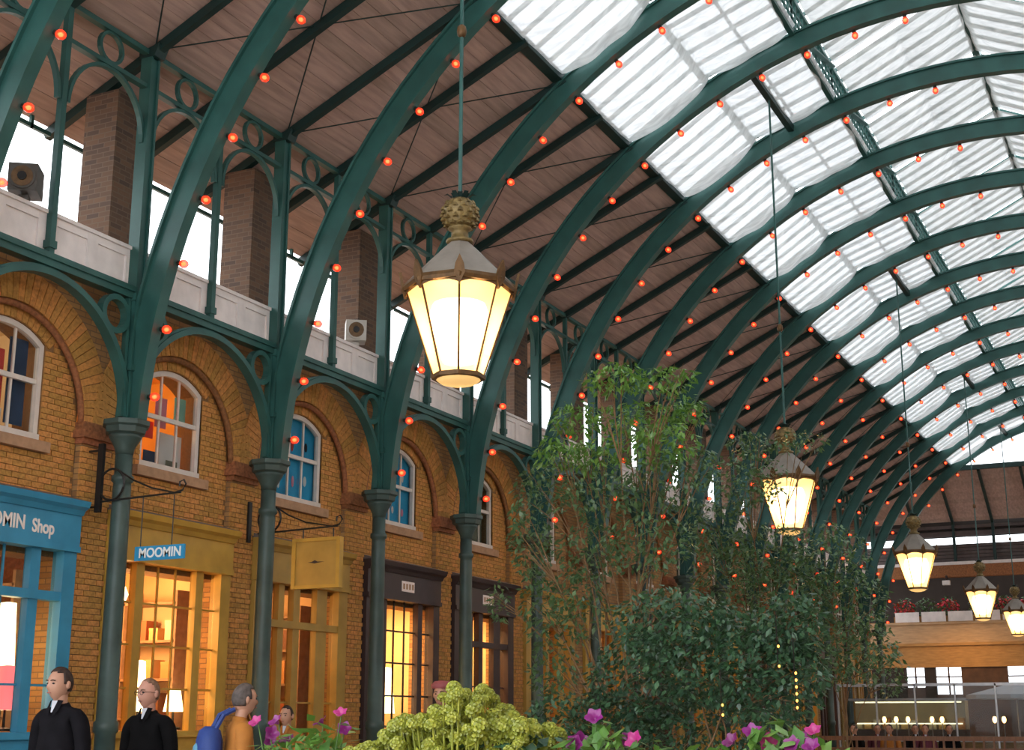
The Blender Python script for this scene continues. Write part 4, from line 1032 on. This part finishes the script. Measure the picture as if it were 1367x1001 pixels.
for n, (x, y, c) in enumerate(((-7.41, 33.6, 'coat_black'), (-7.0, 34.2, 'coat_maroon'), (-6.60, 33.6, 'coat_orange'), (-6.15, 34.3, 'coat_navy'), (-5.8, 33.6, 'coat_maroon'), (-5.35, 34.1, 'coat_black'))):
    person((x, y, 0), 1.70, (U(-.6, .6), -1), c, 'hair_brown', 'person in a %s coat seated on a bench before the glass screen' % {'coat_black':'black','coat_maroon':'maroon','coat_orange':'tan','coat_navy':'charcoal'}[c], seated=True, fingers=False)['group'] = 'people seated before the glass screen'
t = empty('bench', (-6.4, 34.05, 0), 'long wooden bench carrying the seated people', 'bench')
MB().box(-1.5, 1.5, -.65, .45, .36, .42).build('seat', M['rail_wood'], t)
for x in (-1.4, 0, 1.4): MB().box(x-.04, x+.04, -.55, .35, 0, .36).build('leg', M['rail_wood'], t)

# ------------------------------------------------------------------ planting
def leafmat(name, col, back, island=.35):
    m = mat(name, col, .30, .12, 9, island=island, spec=.6); N, L = nodes(m); out = N['Material Output']; b = N['Principled BSDF']
    tl = N.new('ShaderNodeBsdfTranslucent'); tl.inputs[0].default_value = (*back, 1); mx = N.new('ShaderNodeMixShader'); mx.inputs[0].default_value = .22
    L.new(b.outputs[0], mx.inputs[1]); L.new(tl.outputs[0], mx.inputs[2]); L.new(mx.outputs[0], out.inputs[0]); return m
M['leaf_light'] = leafmat('leaf_fresh_green', (.13, .285, .055), (.22, .40, .06))
M['leaf_mid'] = leafmat('leaf_mid_green', (.088, .170, .070), (.13, .23, .06))
M['leaf_dark'] = leafmat('leaf_glossy_dark', (.055, .13, .066), (.08, .16, .05), .45)
M['leaf_lime'] = leafmat('bract_lime', (.40, .42, .055), (.40, .44, .06), .25)
M['bark'] = mat('bark_brown', (.21, .12, .055), .8, .15, 12, .2)
M['petal_purple'] = leafmat('petal_purple', (.24, .018, .17), (.30, .03, .22), .3)
M['petal_pink'] = leafmat('petal_magenta', (.55, .04, .24), (.5, .06, .25), .25)
M['stem_green'] = mat('stem_green', (.10, .18, .05), .6, .1, 6)
M['pot'] = mat('planter_dark_timber', (.06, .045, .035), .6, .1, 6)
TA = [(-4.91,12.45,4.66,.30,.15),(-4.52,12.8,4.67,.34,.13),(-5.76,13.49,4.53,.28,.18),(-5.11,13.59,4.48,.44,.19),(-4.56,13.58,4.53,.22,.16),(-5.34,13.07,4.03,.31,.18),(-4.61,12.99,4.07,.34,.20),(-5.61,12.65,4.02,.24,.15)]
TB = [(-6.16,13.58,3.83,.36,.26),(-5.15,12.6,3.53,.44,.22),(-4.71,13.12,3.66,.45,.26),(-4.37,13.42,3.93,.21,.20),(-6.26,13.44,3.21,.24,.36),(-5.32,12.81,3.02,.34,.28),(-4.64,12.58,3.03,.43,.29),(-6.01,12.51,3.25,.10,.27),(-5.89,12.82,2.52,.20,.41),(-5.48,12.81,2.51,.30,.36),(-5.91,13.16,1.91,.26,.30),(-6.65,13.4,2.63,.10,.24)]
TC = [(-3.72,10.63,2.14,.48,.27),(-3.38,10.69,1.87,.64,.36),(-4.29,11.46,1.73,.48,.38),(-2.92,10.42,1.72,.42,.36),(-3.75,11.49,1.36,.75,.28),(-4.63,11.59,1.39,.39,.26),(-2.76,10.52,2.08,.26,.26),(-4.97,11.24,1.39,.32,.22)]
TD = [(-4.82,16.74,4.30,.47,.34),(-4.80,17.3,3.42,.55,.38),(-5.38,17.07,3.76,.48,.36),(-4.05,17.2,3.33,.54,.42),(-4.5,17.06,2.88,.65,.42),(-3.82,17.29,2.78,.51,.41),(-5.11,16.9,3.12,.56,.37),(-3.56,16.8,2.21,.40,.40),(-3.51,17.76,1.98,.26,.32),(-4.09,16.74,2.13,.53,.40),(-4.40,17.62,4.90,.41,.12),(-5.02,17.49,4.91,.28,.16)]
def plant(name, base, sets, label, stems, seed, pot=True):
    rnd = random.Random(seed); t = empty(name, (base[0], base[1], 0), label, 'plant' if 'shrub' in name else 'tree'); bx_, by_ = base
    if pot:
        MB().poly([(-.45,-.45),(.45,-.45),(.45,.45),(-.45,.45)], 0, .62, 'z').build('planter_box', M['pot'], t)
        MB().box(-.49,.49,-.49,.49,.62,.70).build('planter_rim', M['pot'], t)
    allb = [b for s in sets for b in s[0]]
    for n, b in enumerate(allb):                        # a stem towards each clump of leaves
        f = Vector((rnd.uniform(-.25, .25), rnd.uniform(-.25, .25), .6)); e = Vector((b[0]-bx_, b[1]-by_, b[2])); mid = f.lerp(e, .5) + Vector((-e.x*.25, -e.y*.25, .25*(e.z-.6)*.5))
        pts = []
        for q in range(9): u = q/8; pts.append(f*(1-u)**2 + mid*2*u*(1-u) + e*u*u + Vector((rnd.uniform(-.02,.02), rnd.uniform(-.02,.02), 0)))
        r0 = .016 if e.z > 2.5 else .011
        MB().tube(pts, [r0*(1-.75*q/8) for q in range(9)], 6).build('stem', M['bark'], t, True)
        for k in range(4):
            d = Vector((rnd.uniform(-1,1)*b[3], rnd.uniform(-1,1)*b[3], rnd.uniform(-.6,.9)*b[4])); st_ = pts[6]
            MB().tube([st_, st_.lerp(e+d, .5)+Vector((0,0,.04)), e+d], [.007,.005,.002], 5).build('twig', M['bark'], t)
    for bl, mt, size, dens, asp, shell in sets:
        mb = MB()
        for b in bl:
            vol = b[3]*b[4]/(size*size*asp*.5)*PI; leafcloud(mb, (b[0]-bx_, b[1]-by_, b[2]), (b[3]*1.08, b[3]*.9, b[4]*1.1), int(vol*dens), size, rnd, asp, shell)
        stuff(mb.build('foliage', M[mt], t))
    return t
plant('tall_tree', (-5.05, 13.0), [(TA, 'leaf_light', .085, 2.4, .38, .75), (TB, 'leaf_mid', .072, 1.45, .48, .8)], 'tall airy tree with fresh green feathery top rising in the middle of the hall', 0, 5)
plant('dense_shrub', (-3.55, 10.7), [([TC[k] for k in (0,1,3,6)], 'leaf_dark', .062, 3.4, .55, .6)], 'dense dark glossy shrub below the airy tree', 0, 6)
plant('dense_shrub', (-4.30, 11.75), [([TC[k] for k in (2,4,5,7)], 'leaf_dark', .062, 2.8, .55, .6)], 'low dark shrub spreading at the foot of the airy tree', 0, 7)
plant('leafy_tree', (-4.75, 17.2), [([TD[k] for k in (0,1,2,4,6,10,11)], 'leaf_mid', .070, 1.4, .5, .8)], 'leafy tree reaching up around the second lantern', 0, 8)
plant('leafy_tree', (-3.85, 17.3), [([TD[k] for k in (3,5,7,8,9)], 'leaf_mid', .070, 1.4, .5, .8)], 'lower leafy tree near the far glass screen', 0, 9)

# flower trough in the foreground
tr = empty('flower_trough', (-2.95, 6.15, 0), 'long dark timber flower trough holding the foreground blooms', 'planter')
MB().box(-1.75, 1.55, -.30, .30, .55, 1.02).build('box', M['pot'], tr); MB().box(-1.79, 1.59, -.34, .34, 1.0, 1.06).build('rim', M['pot'], tr); MB().box(-1.73, 1.53, -.28, .28, 1.02, 1.05).build('soil', M['dark'], tr)
for x in (-1.6, -.1, 1.4): MB().box(x-.05, x+.05, -.25, .25, 0, .55).build('leg', M['pot'], tr)
def bract_head():
    m = MB(); rr = random.Random(2)
    for k in range(46):
        a = k * 2.399963; zz = 1 - 1.5*k/46; r = math.sqrt(max(0, 1-zz*zz)); d = Vector((r*math.cos(a), r*math.sin(a), zz)); p = d * .042
        s = d.orthogonal().normalized(); u = d.cross(s); w = .0135
        pts = [p + (s*math.cos(2*PI*q/6) + u*math.sin(2*PI*q/6))*w + d*(.006 + rr.uniform(-.003, .003)) for q in range(6)]
        m.add([p] + pts, [(0, 1+q, 1+(q+1) % 6) for q in range(6)])
    return m.mesh('flower_head', M['leaf_lime'])
bh = bract_head()
eu = empty('lime_spurge', (-3.3, 6.15, 1.04), 'bushy plant with lime green flower heads growing in the foreground trough', 'plant')
rnd = random.Random(12); stm = MB(); lfm = MB(); hn = 0
for k in range(290):
    x = rnd.uniform(-.50, .47); y = rnd.uniform(-.22, .24)
    top = .47 - (.44 if x < .1 else .55)*abs(x - .10) - .32*rnd.random()**1.6 + (.03*math.sin(17*x))
    top = max(top, .14); hn += 1
    o = link('flower_head', bh, eu, (x, y, top)); sc_ = rnd.uniform(.55, .95); o.scale = (sc_, sc_, sc_*rnd.uniform(.8, 1.1)); o.rotation_euler = (rnd.uniform(-.5, .5), rnd.uniform(-.5, .5), rnd.uniform(0, 6))
    stm.tube([(x*.7, y*.7, 0), (x*.9, y*.9, top*.6), (x, y, top)], [.006, .005, .004], 5)
    for q in range(4): f = rnd.uniform(.3, .95); leafcloud(lfm, (x*(.7+.3*f), y*(.7+.3*f), top*f), (.03, .03, .03), 1, .07, rnd, .3)
stuff(stm.build('stems', M['leaf_lime'], eu)); stuff(lfm.build('leaves', M['leaf_lime'], eu))
def petunia():
    m = MB(); n = 5; vs = [(0, 0, 0)]; 
    for ring_, (r, z) in enumerate(((.010, .012), (.022, .030), (.040, .036))):
        for k in range(20):
            a = 2*PI*k/20; rr = r * (1 + (.16*math.cos(5*a) if ring_ == 2 else .05*math.cos(5*a))); vs.append((rr*math.cos(a), rr*math.sin(a), z + (.005*math.cos(5*a+1) if ring_ == 2 else 0)))
    fs = [(0, 1+k, 1+(k+1) % 20) for k in range(20)]
    for q in range(2):
        for k in range(20): fs.append((1+q*20+k, 1+q*20+(k+1) % 20, 21+q*20+(k+1) % 20, 21+q*20+k))
    return m.add(vs, fs)
pp, pk = petunia().mesh('flower', M['petal_purple'], True), petunia().mesh('flower', M['petal_pink'], True)
FL = [(-4.34,6.0,1.36,1),(-4.41,6.28,1.36,0),(-4.26,6.16,1.26,0),(-3.87,6.04,1.40,1),(-4.16,6.32,1.35,0),(-4.41,6.2,1.27,0),(-4.30,6.05,1.31,0),(-3.95,6.2,1.33,0),(-2.52,6.08,1.38,0),(-2.72,6.36,1.28,0),(-2.41,6.24,1.28,0),(-2.33,6.12,1.28,1),(-1.84,6.0,1.28,0),(-1.84,6.28,1.31,0),(-1.74,6.16,1.28,1),(-1.59,6.04,1.27,0),(-1.63,6.32,1.29,0),(-1.54,6.2,1.32,1),(-2.62,6.1,1.27,0),(-1.50,6.0,1.26,0)]
for name, lo, hi, cx_, lab in (('petunia_plant', -5, -3.8, -4.15, 'purple and pink petunias with broad green leaves beside the lime green flowers'), ('petunia_plant', -3, -2.1, -2.5, 'dark purple petunias in the trough below the dense shrub'), ('petunia_plant', -2.1, -1, -1.68, 'bright violet petunias at the end of the trough toward the far café')):
    t = empty(name, (cx_, 6.15, 1.04), lab.replace('é', 'e'), 'plant'); lf = MB(); stm = MB()
    for x, y, z, pink in FL:
        if lo < x < hi:
            o = link('flower', pk if pink else pp, t, (x-cx_, y-6.15, z-1.04)); s = rnd.uniform(.75, 1.1); o.scale = (s, s, s); o.rotation_euler = (rnd.uniform(.5, 1.4), rnd.uniform(-.4, .4), rnd.uniform(-.6, .9))
            stm.tube([((x-cx_)*.7, (y-6.15)*.7, 0), (x-cx_, y-6.15, z-1.04)], [.005, .003], 5)
    w = (hi - lo)*.5 if lo > -4 else .35
    leafcloud(lf, (0, 0, .12), (w if w < .5 else .45, .25, .16), 260, .075, rnd, .5, .6, .1)
    leafcloud(lf, (.12 if lo < -4 else 0, 0, .25), (.16, .15, .10), 40, .10, rnd, .5, .6, .1)
    stuff(stm.build('stems', M['stem_green'], t)); stuff(lf.build('leaves', M['leaf_light'], t))
t = empty('trailing_ivy', (-2.95, 6.2, 1.04), 'low blue green trailing leaves between the lime flowers and the petunias', 'plant'); lf = MB()
leafcloud(lf, (0, 0, .10), (.45, .25, .20), 420, .07, rnd, .6, .6, .1); stuff(lf.build('leaves', M['leaf_dark'], t))

# lit display case behind the glass screen
M['case_glow'] = emit('case_lamp_glow', (1, .80, .50), 3.0)
t = empty('display_case', (-7.2, 39.5, 0), 'glass display case with bright strip lamps and pale goods behind the glass screen', 'display case')
MB().box(-1.5, 1.5, -.3, .3, 0, 1.15).build('cabinet', M['grey_brown'], t)
MB().box(-1.5, 1.5, -.3, -.29, 1.15, 1.9).build('front_glass', M['screen_glass'], t); MB().box(-1.55, 1.55, -.35, .35, 1.9, 1.96).build('top', M['steel'], t)
for z in (1.3, 1.86): MB().tube([(-1.4, -.2, z), (1.4, -.2, z)], .02, 6).build('strip_lamp', M['case_glow'], t)
MB().box(-1.5, 1.5, .25, .3, 1.15, 1.9).build('back', M['cream'], t)
for k in range(12):
    o = MB().box(-.09, .09, -.12, .12, 0, .12 + .2 * R()).box(-.095, .095, -.125, .125, 0, .04).build('pastry_tray', GOODS[(2, 4, 6, 0)[k % 4]]); o.location = (-8.55 + .245 * k, 39.5, 1.15)
    tag(o, 'pale tray of goods inside the lit display case', 'tray', 'trays in the display case')

# amber fairy lights hung among the shrub stems
M['fairy'] = emit('amber_fairy_glow', (1, .42, .07), 3, False)
fb = MB().lathe([(.002,-.012),(.007,-.008),(.009,0),(.006,.007),(.002,.009)], 8).mesh('bulb', M['fairy'], True)
for x, y, z0, z1, n in ((-2.62, 10.05, 1.47, 1.71, 6), (-2.73, 10.02, 1.76, 1.90, 2), (-3.15, 9.98, 1.42, 1.49, 2)):
    t = empty('fairy_light_string', (x, y, z0), 'short string of amber fairy lights hanging on the dense dark shrub', 'string light', 'amber strings on the shrub')
    MB().tube([(0, 0, -.03), (0, 0, z1 - z0 + .25)], .004, 4).build('cord', M['black'], t)
    for k in range(n): link('bulb', fb, t, (.012, -.01, (z1 - z0) * k / (n - 1)))
